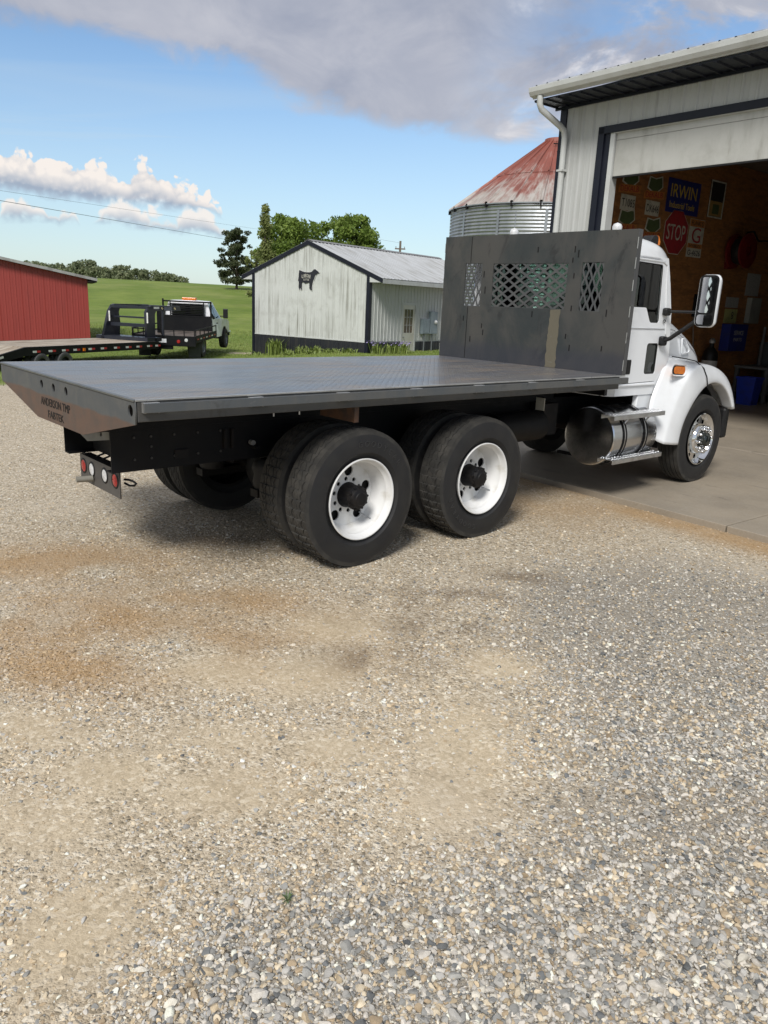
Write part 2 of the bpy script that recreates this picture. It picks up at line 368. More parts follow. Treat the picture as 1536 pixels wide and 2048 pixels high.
def mat_steel(name, c1, c2, c3, rough=.42, metal=.4):  # hot rolled plate: streaks, grinder marks, scale
    mt, nt, b = nmat(name); t = NT(nt); v = t.coord()
    a = t.noise(t.coord((2.5, 2.5, .5)), 1.3, 7, .62, .5); s = t.noise(v, 3.5, 7, .65, 1.2)
    c = t.mix(t.step(a, .35, .68), c1, c2); c = t.mix(t.m('MULTIPLY', t.step(s, .56, .7), .6), c, c3)
    c = t.mix(t.m('MULTIPLY', t.step(t.noise(t.coord((6, 6, 14)), 1., 8, .7, .8), .62, .72), .35), c, (.30, .30, .30))
    t.set(b, 'Base Color', c); b.inputs['Metallic'].default_value = metal
    t.set(b, 'Roughness', t.m('ADD', t.m('MULTIPLY', s, .35), rough-.16))
    t.set(b, 'Normal', t.bump(t.noise(v, 40, 5), .12, .003)); return mt
MT['hot_rolled'] = mat_steel('hot_rolled_steel', (.085, .088, .092), (.115, .112, .108), (.055, .054, .054), .45)
MT['rail_steel'] = mat_steel('rub_rail_steel', (.105, .116, .124), (.135, .135, .13), (.06, .06, .06), .42, .4)
MT['raw_bright'] = mat_steel('ground_bright_steel', (.55, .55, .54), (.42, .42, .41), (.3, .29, .27), .3, .7)
MT['primer'] = mat_steel('brown_mill_steel', (.135, .085, .062), (.115, .095, .082), (.085, .075, .07), .55, .15)
MT['tan_streak'] = mat_steel('unscaled_steel', (.15, .132, .095), (.115, .105, .08), (.075, .07, .06), .5, .3)
def mat_concrete():
    mt, nt, b = nmat('worn_concrete'); t = NT(nt); v = t.coord()
    c = t.mix(t.step(t.noise(v, .9, 6, .6), .35, .7), (.31, .262, .20), (.24, .205, .16))
    c = t.mix(t.m('MULTIPLY', t.step(t.noise(t.coord((1.2, 5, 1), rot=(0, 0, .5)), 1.6, 6, .65), .6, .74), .75), c, (.10, .085, .07))
    c = t.mix(t.m('MULTIPLY', t.step(t.noise(v, 45, 5, .7), .4, .75), .35), c, (.38, .355, .31))
    t.set(b, 'Base Color', c); t.set(b, 'Roughness', t.m('ADD', t.m('MULTIPLY', t.noise(v, 3, 4), .3), .42))
    t.set(b, 'Normal', t.bump(t.noise(v, 60, 6), .25, .004)); return mt
MT['concrete'] = mat_concrete()
def mat_board():                          # oriented strand board sheathing
    mt, nt, b = nmat('strand_board'); t = NT(nt)
    v = t.coord((5, 5, 14)); ch = t.vor(v, 2.2, 'F1', 'Color')
    hs = t.n('ShaderNodeSeparateColor'); nt.links.new(ch, hs.inputs[0])
    c = t.mix(hs.outputs[0], (.40, .185, .065), (.28, .12, .042))
    c = t.mix(t.m('MULTIPLY', t.step(t.noise(t.coord((1, 1, 5)), 2.2, 6), .45, .7), .6), c, (.15, .07, .03))
    t.set(b, 'Base Color', c); b.inputs['Roughness'].default_value = .62
    t.set(b, 'Normal', t.bump(hs.outputs[0], .2, .003)); return mt
MT['board'] = mat_board()
def flat(name, c, rough=.5, **k): return simple(name, c, rough, 0, tuple(x*.66+.01 for x in c), 7., (.42, .7), **k)

# ================================================================== GROUND
def S(t): t = np.clip(t, 0, 1); return t*t*(3-2*t)
def vnoise(x, y, sc, seed=0):             # cheap smooth value noise
    x = np.asarray(x, float)*sc; y = np.asarray(y, float)*sc
    xi, yi = np.floor(x), np.floor(y); fx, fy = S(x-xi), S(y-yi)
    def h(a, b):
        q = np.sin(a*127.1+b*311.7+seed*74.7)*43758.5453; return q-np.floor(q)
    return (h(xi, yi)*(1-fx)+h(xi+1, yi)*fx)*(1-fy)+(h(xi, yi+1)*(1-fx)+h(xi+1, yi+1)*fx)*fy
def fbm(x, y, sc, seed=0, o=4):
    return sum(vnoise(x, y, sc*2**k, seed+k)/2**k for k in range(o))/sum(1/2**k for k in range(o))
GA = R_(-51.5); GD1 = np.array([math.cos(GA), math.sin(GA)]); GN = np.array([-GD1[1], GD1[0]])   # garage: along its front, into its depth
def gnd(x, y):
    x = np.asarray(x, float); y = np.asarray(y, float)
    low = -.50*S((y-13)/11)*S((-x-1.2)/5.5)
    hill = 3.75*S((y-37)/74)*(1+.06*S((-x-10)/30)) - 5.0*S((y-125)/260)
    far = 6*S((np.hypot(x, y)-420)/400)*(fbm(x, y, .004, 5)-.2)
    al = x*GD1[0]+y*GD1[1]; dp = x*GN[0]+y*GN[1]
    pad = S((dp-6.6)/.3)*S((al+10.5)/.6)*S((30-dp)/2)*S((6.5-al)/1.)
    z = low+hill+far+.022*(fbm(x, y, .7, 3)-.5)*S((y-1)/2)*(1-pad)
    truck = np.exp(-(((x+.3)**2+(y-6.4)**2)/9))
    z = z*(1-truck*.8)
    return z-.06*pad
def blob(x, y, px, py, rx, ry, seed=1):
    c = at_z(px, py); d = ((x-c[0])/rx)**2+((y-c[1])/ry)**2
    f = fbm(x, y, 5.5 if seed == 7 else 2.6, seed)
    if seed == 7: return np.exp(-d*1.0)*np.clip((f-.32)*4., 0, 1)
    if seed == 4: return np.exp(-d*.8)*np.clip((f-.22)*2.9, 0, 1.15)
    return np.exp(-d*1.1)*np.clip(.35+1.3*f, 0, 1.4)
def masks(x, y):
    dirt = np.zeros_like(x); rust = np.zeros_like(x); dark = np.zeros_like(x)
    for b in ((700, 1255, .38, .3), (640, 1350, .5, .3), (930, 1480, .30, .45), (880, 1590, .3, .3), (690, 1500, .28, .22), (470, 1340, .35, .22), (230, 1545, .35, .2),
              (90, 1640, .3, .25), (110, 1850, .3, .3), (420, 1580, .4, .22), (60, 1460, .5, .2), (990, 1330, .25, .2), (420, 1480, .35, .2)): dirt = np.maximum(dirt, blob(x, y, *b))
    for b in ((60, 1120, 1.0, .45), (170, 1230, .8, .35), (330, 1290, .8, .3), (120, 1330, .6, .28), (30, 1250, .5, .4), (420, 1200, .7, .25)): rust = np.maximum(rust, .95*blob(x, y, *b, seed=4))
    dp = x*GN[0]+y*GN[1]; al = x*GD1[0]+y*GD1[1]
    rust = np.maximum(rust, np.maximum(1.25*S(1-np.abs(dp-6.6)/.6), .75*S(1-np.abs(dp-6.2)/1.7)*S((-al-3.2)/1.6))*S((al+9.5)/1.)*np.clip(.1+1.6*fbm(x, y, 1.8, 9), 0, 1))
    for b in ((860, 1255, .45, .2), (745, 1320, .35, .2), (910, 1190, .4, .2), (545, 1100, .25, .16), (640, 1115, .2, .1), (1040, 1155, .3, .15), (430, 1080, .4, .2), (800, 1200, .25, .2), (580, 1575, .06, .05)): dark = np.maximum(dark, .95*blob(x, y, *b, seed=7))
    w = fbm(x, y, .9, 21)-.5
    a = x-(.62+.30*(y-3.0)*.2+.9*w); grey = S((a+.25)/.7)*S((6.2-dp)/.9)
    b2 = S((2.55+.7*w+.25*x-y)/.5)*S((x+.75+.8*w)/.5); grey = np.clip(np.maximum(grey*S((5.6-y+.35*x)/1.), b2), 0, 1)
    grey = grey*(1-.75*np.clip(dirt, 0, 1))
    return np.clip(dirt, 0, 1), np.clip(rust, 0, 1), np.clip(dark, 0, 1), grey
def grassmask(x, y):
    al = x*GD1[0]+y*GD1[1]
    n = fbm(x, y, .35, 31)-.5
    g = S((y-15.5-.10*x+5*n)/2.5)*S((3.5-x+2*n)/2.)
    g = np.maximum(g, S((y-45)/6))
    g = np.maximum(g, S((-x-14+3*n)/3.))
    trk = np.exp(-((y-34.2-.1*(x+6))/.7)**2)*S((x+7.6)/.8)*S((-2.2-x)/1.)
    return np.clip(g*(1-.85*trk), 0, 1)
def axis(dense0, dense1, st, lo, hi, g=1.09):
    a = list(np.arange(dense0, dense1, st)); s_ = st; p = a[-1]
    while p < hi: s_ *= g; p += s_; a.append(p)
    s_ = st; p = dense0
    while p > lo: s_ *= g; p -= s_; a.insert(0, p)
    return np.array(a)
xs = axis(-5., 5., .06, -700, 700, 1.075); ys = axis(1.2, 9., .06, -60, 1400, 1.065)
gx, gy = np.meshgrid(xs, ys); nx, ny = len(xs), len(ys)
gzv = gnd(gx, gy)
me = bpy.data.meshes.new('ground')
idx = np.arange(nx*ny).reshape(ny, nx)
q = np.stack([idx[:-1, :-1], idx[:-1, 1:], idx[1:, 1:], idx[1:, :-1]], -1).reshape(-1, 4)
me.vertices.add(nx*ny); me.vertices.foreach_set('co', np.stack([gx, gy, gzv], -1).astype(np.float32).ravel())
me.loops.add(q.size); me.loops.foreach_set('vertex_index', q.astype(np.int32).ravel())
me.polygons.add(len(q)); me.polygons.foreach_set('loop_start', np.arange(0, q.size, 4, dtype=np.int32)); me.polygons.foreach_set('loop_total', np.full(len(q), 4, np.int32))
me.update(calc_edges=True); me.shade_smooth()
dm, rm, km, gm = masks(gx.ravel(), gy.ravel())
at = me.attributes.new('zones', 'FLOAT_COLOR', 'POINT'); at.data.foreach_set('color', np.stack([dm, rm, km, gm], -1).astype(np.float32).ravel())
at = me.attributes.new('grassy', 'FLOAT', 'POINT'); at.data.foreach_set('value', grassmask(gx.ravel(), gy.ravel()).astype(np.float32))
def mat_ground():
    mt, nt, b = nmat('gravel_yard'); t = NT(nt); v = t.coord()
    sc = t.n('ShaderNodeSeparateColor'); nt.links.new(t.attr('zones'), sc.inputs[0])
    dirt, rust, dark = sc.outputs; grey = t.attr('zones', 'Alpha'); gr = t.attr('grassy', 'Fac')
    # fines between the stones: small chips in three sizes
    col_ = (.36, .315, .245)
    def chips(scale, seed):
        v0_ = t.coord((1, 1, 1), rot=(0, 0, seed)); jn = t.n('ShaderNodeTexNoise'); nt.links.new(v0_, jn.inputs['Vector']); jn.inputs['Scale'].default_value = scale*.6; jn.inputs['Detail'].default_value = 2
        ad = t.n('ShaderNodeVectorMath', operation='MULTIPLY_ADD'); nt.links.new(jn.outputs['Color'], ad.inputs[0]); ad.inputs[1].default_value = (1.1/scale,)*3; nt.links.new(v0_, ad.inputs[2]); vv = ad.outputs[0]; d = t.vor(vv, scale, 'F1', 'Distance'); cc = t.vor(vv, scale, 'F1', 'Color')
        s3 = t.n('ShaderNodeSeparateColor'); nt.links.new(cc, s3.inputs[0]); return d, s3.outputs[0], s3.outputs[1]
    d1, a1, e1 = chips(62, .3); d2, a2, e2 = chips(150, 1.1)
    cr = t.n('ShaderNodeValToRGB'); nt.links.new(a1, cr.inputs[0]); els = cr.color_ramp.elements
    els[0].position = 0; els[0].color = (.14, .12, .09, 1); els[1].position = 1; els[1].color = (.78, .72, .60, 1)
    for p, c in ((.25, (.32, .27, .20, 1)), (.55, (.52, .445, .335, 1)), (.8, (.60, .545, .45, 1))): e = els.new(p); e.color = c
    cr2 = t.n('ShaderNodeValToRGB'); nt.links.new(a2, cr2.inputs[0]); els = cr2.color_ramp.elements
    els[0].color = (.20, .16, .11, 1); els[1].color = (.62, .53, .40, 1)
    c = t.mix(t.step(e1, .35, .5), cr2.outputs[0], cr.outputs[0])
    fine = t.mix(t.step(t.noise(v, 2.1, 6, .65), .35, .7), (.60, .49, .33), (.48, .385, .255))
    c = t.mix(t.m('ADD', t.m('MULTIPLY', dirt, .5), .15, True), c, fine)
    c = t.mix(t.m('MULTIPLY', grey, .6), c, (.21, .20, .18))  # grey stone zone, base darkened to paint shade into gaps between stones
    c = t.mix(t.m('MULTIPLY', rust, .74), c, (.38, .235, .105))
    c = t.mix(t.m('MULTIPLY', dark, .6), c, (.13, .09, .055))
    c = t.mix(t.m('MULTIPLY', t.step(t.noise(v, .55, 5, .6), .5, .72), .3), c, (.58, .51, .41))
    # grass beyond the yard
    gcol = t.mix(t.step(t.noise(v, .16, 7, .65), .35, .68), (.125, .185, .028), (.195, .245, .052))
    gcol = t.mix(t.m('MULTIPLY', t.step(t.noise(t.coord((.5, .8, 1)), 1.1, 9, .75), .42, .66), .55), gcol, (.085, .13, .022))
    gcol = t.mix(t.m('MULTIPLY', t.step(t.noise(v, .07, 8, .7), .48, .66), .6), gcol, (.235, .255, .085))
    gf = t.step(t.m('ADD', gr, t.m('MULTIPLY', t.m('SUBTRACT', t.noise(v, 2.5, 6, .7), .5), .9)), .35, .65)
    c = t.mix(gf, c, gcol)
    t.set(b, 'Base Color', c); b.inputs['Roughness'].default_value = .9; b.inputs['Specular IOR Level'].default_value = .25
    hh = t.m('ADD', t.m('MULTIPLY', t.step(d1, .6, .0), t.m('MULTIPLY', t.step(e1, .3, .6), t.m('SUBTRACT', 1.1, dirt))), t.m('MULTIPLY', t.m('MULTIPLY', t.step(d2, .6, 0.), .35), t.m('SUBTRACT', 1., dirt)))
    hh = t.m('ADD', hh, t.m('MULTIPLY', t.noise(v, 120, 5, .7), t.m('MULTIPLY', dirt, .5)))
    hh = t.m('ADD', hh, t.m('MULTIPLY', t.noise(t.coord(), 3., 8, .75), t.m('MULTIPLY', gf, 3.2)))
    t.set(b, 'Normal', t.bump(hh, .9, .009)); return mt
me.materials.append(mat_ground())
ground = bpy.data.objects.new('ground', me); col.objects.link(ground); tag(ground, kind='structure')

# ------------------------------------------------------------------ loose stones: one object of instanced stones
def stone_mesh(k):
    bm = bmesh.new(); bmesh.ops.create_icosphere(bm, subdivisions=2, radius=.5)
    r = np.random.default_rng(100+k)
    ax = np.array([1., r.uniform(.5, .95), r.uniform(.3, .6)])
    planes = r.normal(size=(12, 3)); planes /= np.linalg.norm(planes, axis=1)[:, None]; offs = r.uniform(.2, .40, 12)
    for v in bm.verts:
        p = np.array(v.co)
        for n_, o_ in zip(planes, offs):              # chop flat facets
            d = p@n_
            if d > o_: p = p-n_*(d-o_)*.96
        v.co = Vector(p*ax)
    m_ = bpy.data.meshes.new('stone'); bm.to_mesh(m_); bm.free(); m_.shade_smooth(); m_.set_sharp_from_angle(angle=R_(24)); return m_
def mat_stone():
    mt, nt, b = nmat('stones'); t = NT(nt)
    c = t.attr('tint', 'Color', 'INSTANCER'); v = t.coord()
    n_ = t.noise(v, 4., 5, .65)
    c = t.mix(t.m('MULTIPLY', t.step(n_, .3, .7), .5), c, t.mix(1., c, (.62, .60, .56), 'MULTIPLY'))
    t.set(b, 'Base Color', c); b.inputs['Roughness'].default_value = .82; b.inputs['Specular IOR Level'].default_value = .3
    t.set(b, 'Normal', t.bump(t.noise(v, 14, 5), .25, .06)); return mt
MT['stone'] = mat_stone()
stones = bpy.data.collections.new('stone_shapes')
for k in range(14):
    sm = stone_mesh(k); sm.materials.append(MT['stone']); stones.objects.link(bpy.data.objects.new('stone_shape', sm))
def scatter(n, ymin, ymax):
    u = rng.random(n); y = (ymin**-1.0+u*(ymax**-1.0-ymin**-1.0))**-1.0        # denser close by
    hw = .66*y+1.5; x = rng.uniform(-1, 1, n)*hw+.1*y*0
    return x, y
PAL = np.array([(.52, .485, .43), (.50, .405, .275), (.29, .285, .265), (.15, .155, .155), (.68, .635, .54), (.38, .295, .195), (.41, .395, .365), (.58, .495, .365)])
WL = np.array([.16, .22, .10, .03, .14, .13, .10, .12]); WG = np.array([.26, .10, .17, .06, .11, .06, .17, .07])
pts, rots, scs, tints = [], [], [], []
for n, ymin, ymax, smin, smax in ((74000, 1.3, 4.2, .008, .018), (82000, 1.3, 6.5, .013, .028), (80000, 2.8, 12., .012, .030), (29000, 1.3, 6., .022, .037), (1500, 1.3, 3.4, .038, .055)):
    x, y = scatter(n, ymin, ymax)
    d_, r_, k_, g_ = masks(x, y); cl = fbm(x, y, 3.1, 55)
    dens = np.clip(.62+.45*g_+(cl-.5)*1.5-.75*d_-.12*r_, .05, 1)
    if smin >= .021: dens = np.clip(g_*.8*(y < 4.6)+g_*.45*(y >= 4.6)+.14*(1-d_)*(cl > .47), 0, 1)
    dp = x*GN[0]+y*GN[1]
    keep = (rng.random(n) < dens) & (dp < 6.75+.1*rng.random(n)) & (grassmask(x, y) < .3)
    # tyres rest on the ground: no stones inside them, and keep the truck's wheel lines clear of big ones
    x, y, g_, r_, d_, k_ = x[keep], y[keep], g_[keep], r_[keep], d_[keep], k_[keep]
    m_ = len(x); s_ = rng.uniform(0, 1, m_)**2.3*(smax*1.15-smin*.8)+smin*.8
    e = rng.normal(0, .5, (m_, 3)); e[:, 2] = rng.uniform(0, 6.28, m_); e[:, :2] *= .55
    w = WL[None]*(1-g_[:, None])+WG[None]*g_[:, None]; cw = np.cumsum(w/w.sum(1, keepdims=True), 1)
    ci = (rng.random(m_)[:, None] > cw).sum(1).clip(0, 7); tc_ = np.clip(PAL[ci]*np.where(g_ > .5, 1.12, 1.2)[:, None]*rng.uniform(.75, 1.2, (m_, 1)), 0, .82)
    f = (.68*r_)[:, None]; tc_ = tc_*(1-f)+np.array([.42, .27, .13])*f
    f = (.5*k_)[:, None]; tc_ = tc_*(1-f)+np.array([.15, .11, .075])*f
    z = gnd(x, y)+s_*(.03+.13*g_)
    pts.append(np.stack([x, y, z], -1)); rots.append(e); scs.append(s_); tints.append(np.c_[tc_, np.ones(m_)])
pts, rots, scs, tints = map(np.concatenate, (pts, rots, scs, tints))
gme = bpy.data.meshes.new('gravel'); gme.vertices.add(len(pts)); gme.vertices.foreach_set('co', pts.astype(np.float32).ravel())
for nm, ty, k, d in (('rot', 'FLOAT_VECTOR', 'vector', rots), ('size', 'FLOAT', 'value', scs), ('tint', 'FLOAT_COLOR', 'color', tints)):
    a = gme.attributes.new(nm, ty, 'POINT'); a.data.foreach_set(k, d.astype(np.float32).ravel())
gme.update()
gravel = bpy.data.objects.new('gravel', gme); col.objects.link(gravel)
tag(gravel, 'loose grey and tan gravel stones covering the yard', 'gravel', kind='stuff')
ng = bpy.data.node_groups.new('scatter_stones', 'GeometryNodeTree')
ng.interface.new_socket('Geometry', in_out='INPUT', socket_type='NodeSocketGeometry'); ng.interface.new_socket('Geometry', in_out='OUTPUT', socket_type='NodeSocketGeometry')
def gnn(t): return ng.nodes.new(t)
gi, go = gnn('NodeGroupInput'), gnn('NodeGroupOutput')
mp_ = gnn('GeometryNodeMeshToPoints'); ng.links.new(gi.outputs[0], mp_.inputs['Mesh'])
ci = gnn('GeometryNodeCollectionInfo'); ci.inputs['Collection'].default_value = stones; ci.inputs['Separate Children'].default_value = True; ci.inputs['Reset Children'].default_value = True
ip = gnn('GeometryNodeInstanceOnPoints'); ng.links.new(mp_.outputs[0], ip.inputs['Points']); ng.links.new(ci.outputs[0], ip.inputs['Instance'])
ip.inputs['Pick Instance'].default_value = True
rv = gnn('FunctionNodeRandomValue'); rv.data_type = 'INT'; rv.inputs[4].default_value = 0; rv.inputs[5].default_value = 13; ng.links.new(rv.outputs[2], ip.inputs['Instance Index'])
na = gnn('GeometryNodeInputNamedAttribute'); na.data_type = 'FLOAT_VECTOR'; na.inputs[0].default_value = 'rot'
e2r = gnn('FunctionNodeEulerToRotation'); ng.links.new(na.outputs[0], e2r.inputs[0]); ng.links.new(e2r.outputs[0], ip.inputs['Rotation'])
nb = gnn('GeometryNodeInputNamedAttribute'); nb.data_type = 'FLOAT'; nb.inputs[0].default_value = 'size'; ng.links.new(nb.outputs[0], ip.inputs['Scale'])
ng.links.new(ip.outputs[0], go.inputs[0])
md = gravel.modifiers.new('stones', 'NODES'); md.node_group = ng

# ================================================================== GARAGE
GX0, GY0 = -9.55, 11.14                    # left front corner (along, depth)
def gw(al, dp, z=0.): p = GD1*al+GN*dp; return (p[0], p[1], z)
garage = empty('garage', gw(GX0, GY0), GA)
tag(garage, 'white metal pole building with open overhead door and dark soffit', 'garage')
GT = Matrix.Translation(gw(GX0, GY0)) @ Matrix.Rotation(GA, 4, 'Z')
def ga(al): return al-GX0                  # along -> garage local x
def rib_panel(x0, x1, zb, zt, M, name, mat, parent, pitch=.2286, rh=.019, ph=0., extra=()):
    pr = [(x0, 0.), (x1, 0.)]
    k0 = int(math.floor((x0-ph)/pitch)); k1 = int(math.ceil((x1-ph)/pitch))
    for k in range(k0, k1+1):
        c = ph+k*pitch
        for dx, h in ((-.030, 0), (-.012, rh), (.012, rh), (.030, 0), (.095, 0), (.103, .004), (.120, .004), (.128, 0)):
            if x0 < c+dx < x1: pr.append((c+dx, h))
    for e in extra:
        if x0 < e < x1: pr.append((e, 0))
    pr.sort(); mb = MB(M)
    lo = [(x, -h, zb(x)) for x, h in pr]; hi = [(x, -h, zt(x)) for x, h in pr]
    mb.grid([lo, hi])
    # give the sheet a back so that it has thickness
    return mb.build(name, mat, parent, solid=0)
def const(c): return lambda x: c
I4 = Matrix.Identity(4)
DL, DR, DT = ga(-8.44), ga(-3.55), 4.66     # door opening
FW = ga(4.0)                                # front wall length
ph = ga(-8.67)
def sheets(x0, x1, zb, zt):
    x = x0
    while x < x1-.01:
        e = min(x+.9144, x1); rib_panel(x, e, const(zb), const(zt), I4, 'wall_panel', MT['siding_garage'], garage, ph=ph); x = e
sheets(.07, DL-.30, -.05, 5.24); sheets(DL-.30, DR+.30, 4.80, 5.24); sheets(DR+.30, FW, -.05, 5.24)
core = MB(); core.box(.01, DL-.10, .012, .15, -.05, 5.22).box(DL-.10, DR+.10, .012, .15, DT+.05, 5.22).box(DR+.10, FW, .012, .15, -.05, 5.22)
core.build('wall_core', MT['white_trim'], garage)
# side and back walls, their inside faces lined with board sheets
MB().box(-.02, .10, .15, 14.6, -.05, 5.22).build('wall', MT['siding_garage'], garage)
MB().box(FW, FW+.12, .0, 14.6, -.05, 5.22).build('wall', MT['siding_garage'], garage)
MB().box(.10, FW, 14.5, 14.6, -.05, 5.22).build('wall', MT['siding_garage'], garage)
MB().box(.10, FW, .15, 14.5, 5.06, 5.12).build('ceiling', simple('ceiling_board', (.16, .13, .10), .7), garage)
MB().box(.1003, .1013, .151, 14.48, .016, 5.055).build('gap_shade_sheet', MT['grime'], garage)  # dark sheet added behind the boards so their gaps look shaded
y = .16
while y < 14.4:
    e = min(y+1.216, 14.49)
    z = .02
    for z0, z1 in ((.02, 2.44), (2.443, 4.88), (4.883, 5.055)):
        MB().box(.102, .116, y, e-.002, z0, z1).build('board', MT['board'], garage)
    y += 1.22
x = .12
while x < FW-.1:
    e = min(x+1.216, FW-.01)
    for z0, z1 in ((.02, 2.44), (2.446, 4.88)): MB().box(x, e, 14.48, 14.494, z0, z1).build('board', MT['board'], garage)
    x += 1.22
# black trim
tb = MT['trim_black']
MB().box(-.06, .075, -.03, .02, -.05, 5.24).build('corner_trim', tb, garage, bev=.004)
MB().box(DL-.32, DL-.20, -.045, .02, -.05, 4.80).build('door_trim', tb, garage, bev=.004)
MB().box(DL-.20, DL-.085, -.012, .02, -.05, 4.70).build('door_trim', tb, garage)
MB().box(DL-.32, DR+.32, -.045, .02, 4.70, 4.815).build('door_trim', tb, garage, bev=.004)
MB().box(DR+.20, DR+.32, -.045, .02, -.05, 4.70).build('door_trim', tb, garage, bev=.004)
MB().box(DL-.083, DL-.0, -.022, .15, -.05, DT+.03).build('door_jamb', MT['white_trim'], garage, bev=.003)
MB().box(DR, DR+.083, -.022, .15, -.05, DT+.03).build('door_jamb', MT['white_trim'], garage, bev=.003)
MB().box(DL-.083, DR+.083, -.024, .15, DT+.031, DT+.068).build('door_header', MT['white_trim'], garage, bev=.003)
# partly raised overhead door: hanging lower section, the rest rolled in under the ceiling
od = MB(); od.box(DL+.01, DR-.01, .02, .07, 4.045, 4.585); odo = od.build('overhead_door', MT['door_panel'], garage, bev=.004)
MB().box(DL+.01, DR-.01, .015, .075, 4.02, 4.043).build('bottom_seal', MT['black_plastic'], odo)
MB().box(DL+.01, DR-.01, .02, .07, 4.59, 4.70).build('door_section', MT['door_panel'], odo)
MB().box(DL+.01, DR-.01, .30, 3.6, 4.78, 4.83).build('door_section', MT['door_panel'], odo)
for xx in (DL-.03, DR+.03):
    MB().path([(xx, .12, .2), (xx, .12, 4.3), (xx, .2, 4.6), (xx, .45, 4.75), (xx, 3.8, 4.77)], .022, 6).build('door_track', MT['galv'], odo)
# soffit with ribs, fascia, gutter and downspout
sof = MB(); n_r = 0; xa = -.16
sof.box(-.16, FW+.2, -.60, -.02, 5.245, 5.262); sof.build('soffit', MT['trim_black'], garage)
while xa < FW+.1:
    MB().prism([(xa, 5.244), (xa+.05, 5.244), (xa+.036, 5.224), (xa+.014, 5.224)], -.60, -.045).build('soffit_rib', MT['trim_black'], garage); xa += .2286
MB().box(-.16, FW+.2, -.06, -.031, 5.19, 5.235).build('soffit_trim', tb, garage)
gut = [(-.625, 5.275), (-.625, 5.29), (-.70, 5.305), (-.735, 5.36), (-.745, 5.425), (-.735, 5.43), (-.725, 5.42), (-.715, 5.36), (-.69, 5.322), (-.62, 5.305), (-.61, 5.43), (-.602, 5.43), (-.602, 5.275)]
MB().prism(gut, -.17, FW+.2, 'x').build('gutter', MT['white_trim'], garage, bev=.002)
MB().prism(gut[:5]+[(-.602, 5.425), (-.602, 5.275)], -.178, -.171, 'x').build('gutter_end', MT['white_trim'], garage)
dsp = [(.02, -.66, 5.29), (.02, -.66, 5.17), (.04, -.63, 5.09), (.10, -.20, 4.90), (.12, -.11, 4.84), (.125, -.085, 4.74), (.125, -.085, 3.0), (.125, -.085, .25), (.125, -.12, .14), (.125, -.25, .08)]
MB().path(dsp, .052, 8).build('downspout', MT['white_trim'], garage, smooth=50)
for z in (4.2, 2.6, 1.0): MB().box(.06, .19, -.145, -.02, z, z+.03).build('strap', MT['white_trim'], garage)
# roof sheets rising away from the eave
rs = math.tan(R_(18.4)); xr = -.20
while xr < FW+.2:
    e = min(xr+.9144, FW+.25); mb = MB(); pr = [(xr, 0), (e, 0)]
    k = xr
    while k < e:
        for dx, h in ((.085, 0), (.1, .03), (.125, .03), (.14, 0)):
            if k+dx < e: pr.append((k+dx, h))
        k += .2286
    pr.sort()
    mb.grid([[(x, -.66, 5.44+h) for x, h in pr], [(x, 7.3, 5.44+7.96*rs+h) for x, h in pr], [(x, 15.3, 5.44+h) for x, h in pr]])
    mb.build('roof_panel', MT['metal_roof'], garage); xr = e
MB().prism([(-.0, 5.2), (14.6, 5.2), (14.6, 5.43), (7.3, 5.40+7.96*rs-.08), (0, 5.43)], -.03, .05, 'x').build('gable_wall', MT['siding_garage'], garage)
# floor inside and the apron outside, poured in slabs
ap = empty('apron', gw(0, 6.84), GA); tag(ap, kind='structure')
for a0, a1 in ((-9.75, -3.43), (-3.415, 2.7), (2.715, 5.2)):
    MB().box(a0, a1, 0, 4.285, -.14, .012).build('slab', MT['concrete'], ap, bev=.006)
fl = MB(GT); fl.box(.10, FW, .0, 14.5, -.12, .014); tag(fl.build('garage_floor', MT['concrete'], None, bev=.006), kind='structure')

# ------------------------------------------------------------------ signs and gear on the garage's side wall (local frame: right = depth, up = z, facing the bay)
WALLX = .117
def wallM(dp, z, off=0.): 
    o = GT @ Vector((WALLX+off, dp-GY0, z)); r = GT.to_3x3() @ Vector((0, 1, 0))
    return frame(o, r, (0, 0, 1))
# a plate facing +x (into the bay): right-hand direction seen from the bay is -y, but the photo sees it from the front with depth to the right
def wsign(name, loops, dp, z, mat, label, thick=.004, off=.003, tilt=0.):
    # local frame with x = depth, y = up; its normal (x cross y) points into the bay
    o = plate(name, loops, thick, Matrix.Identity(4), mat); o.matrix_world = wallM(dp, z, off+thick) @ Matrix.Rotation(tilt, 4, 'Z'); tag(o, label, 'sign', 'signs on the board wall'); return o
def lay(sgn, s, x, y, w, h, mat): return lettering(s, w, h, Matrix.Translation((x, y, .0028)), mat, sgn, .0008)
def inlay(sgn, loops, mat, name='panel', z=.0022): return plate(name, loops, .0016, Matrix.Translation((0, 0, z)), mat, sgn)
cY, cBl, cRd, cWh, cBk, cGn, cOr, cTan = (flat('sign_yellow', (.72, .52, .06)), flat('sign_blue', (.02, .03, .20)), flat('sign_red', (.40, .035, .045)), flat('sign_white', (.62, .60, .52)),
    flat('sign_black', (.03, .03, .03)), flat('sign_green', (.10, .14, .06)), flat('sign_orange', (.55, .22, .06)), flat('sign_tan', (.42, .28, .10)))
s = wsign('sign', [rect(0, 1.17, 0, .63)], 14.27, 3.89, cBl, 'blue rectangular tool sign with yellow IRWIN lettering')
lay(s, 'IRWIN', .12, .29, .93, .24, cY); lay(s, 'Industrial Tools', .12, .09, .90, .12, cY)
oct_ = lambda r: [(r*math.cos(R_(22.5+45*i)), r*math.sin(R_(22.5+45*i))) for i in range(8)]
s = wsign('stop_sign', [oct_(.455)], 14.75, 3.53, cWh, 'red octagonal STOP sign with white border')
inlay(s, [oct_(.44)], cRd); lay(s, 'STOP', -.33, -.15, .66, .30, cWh)
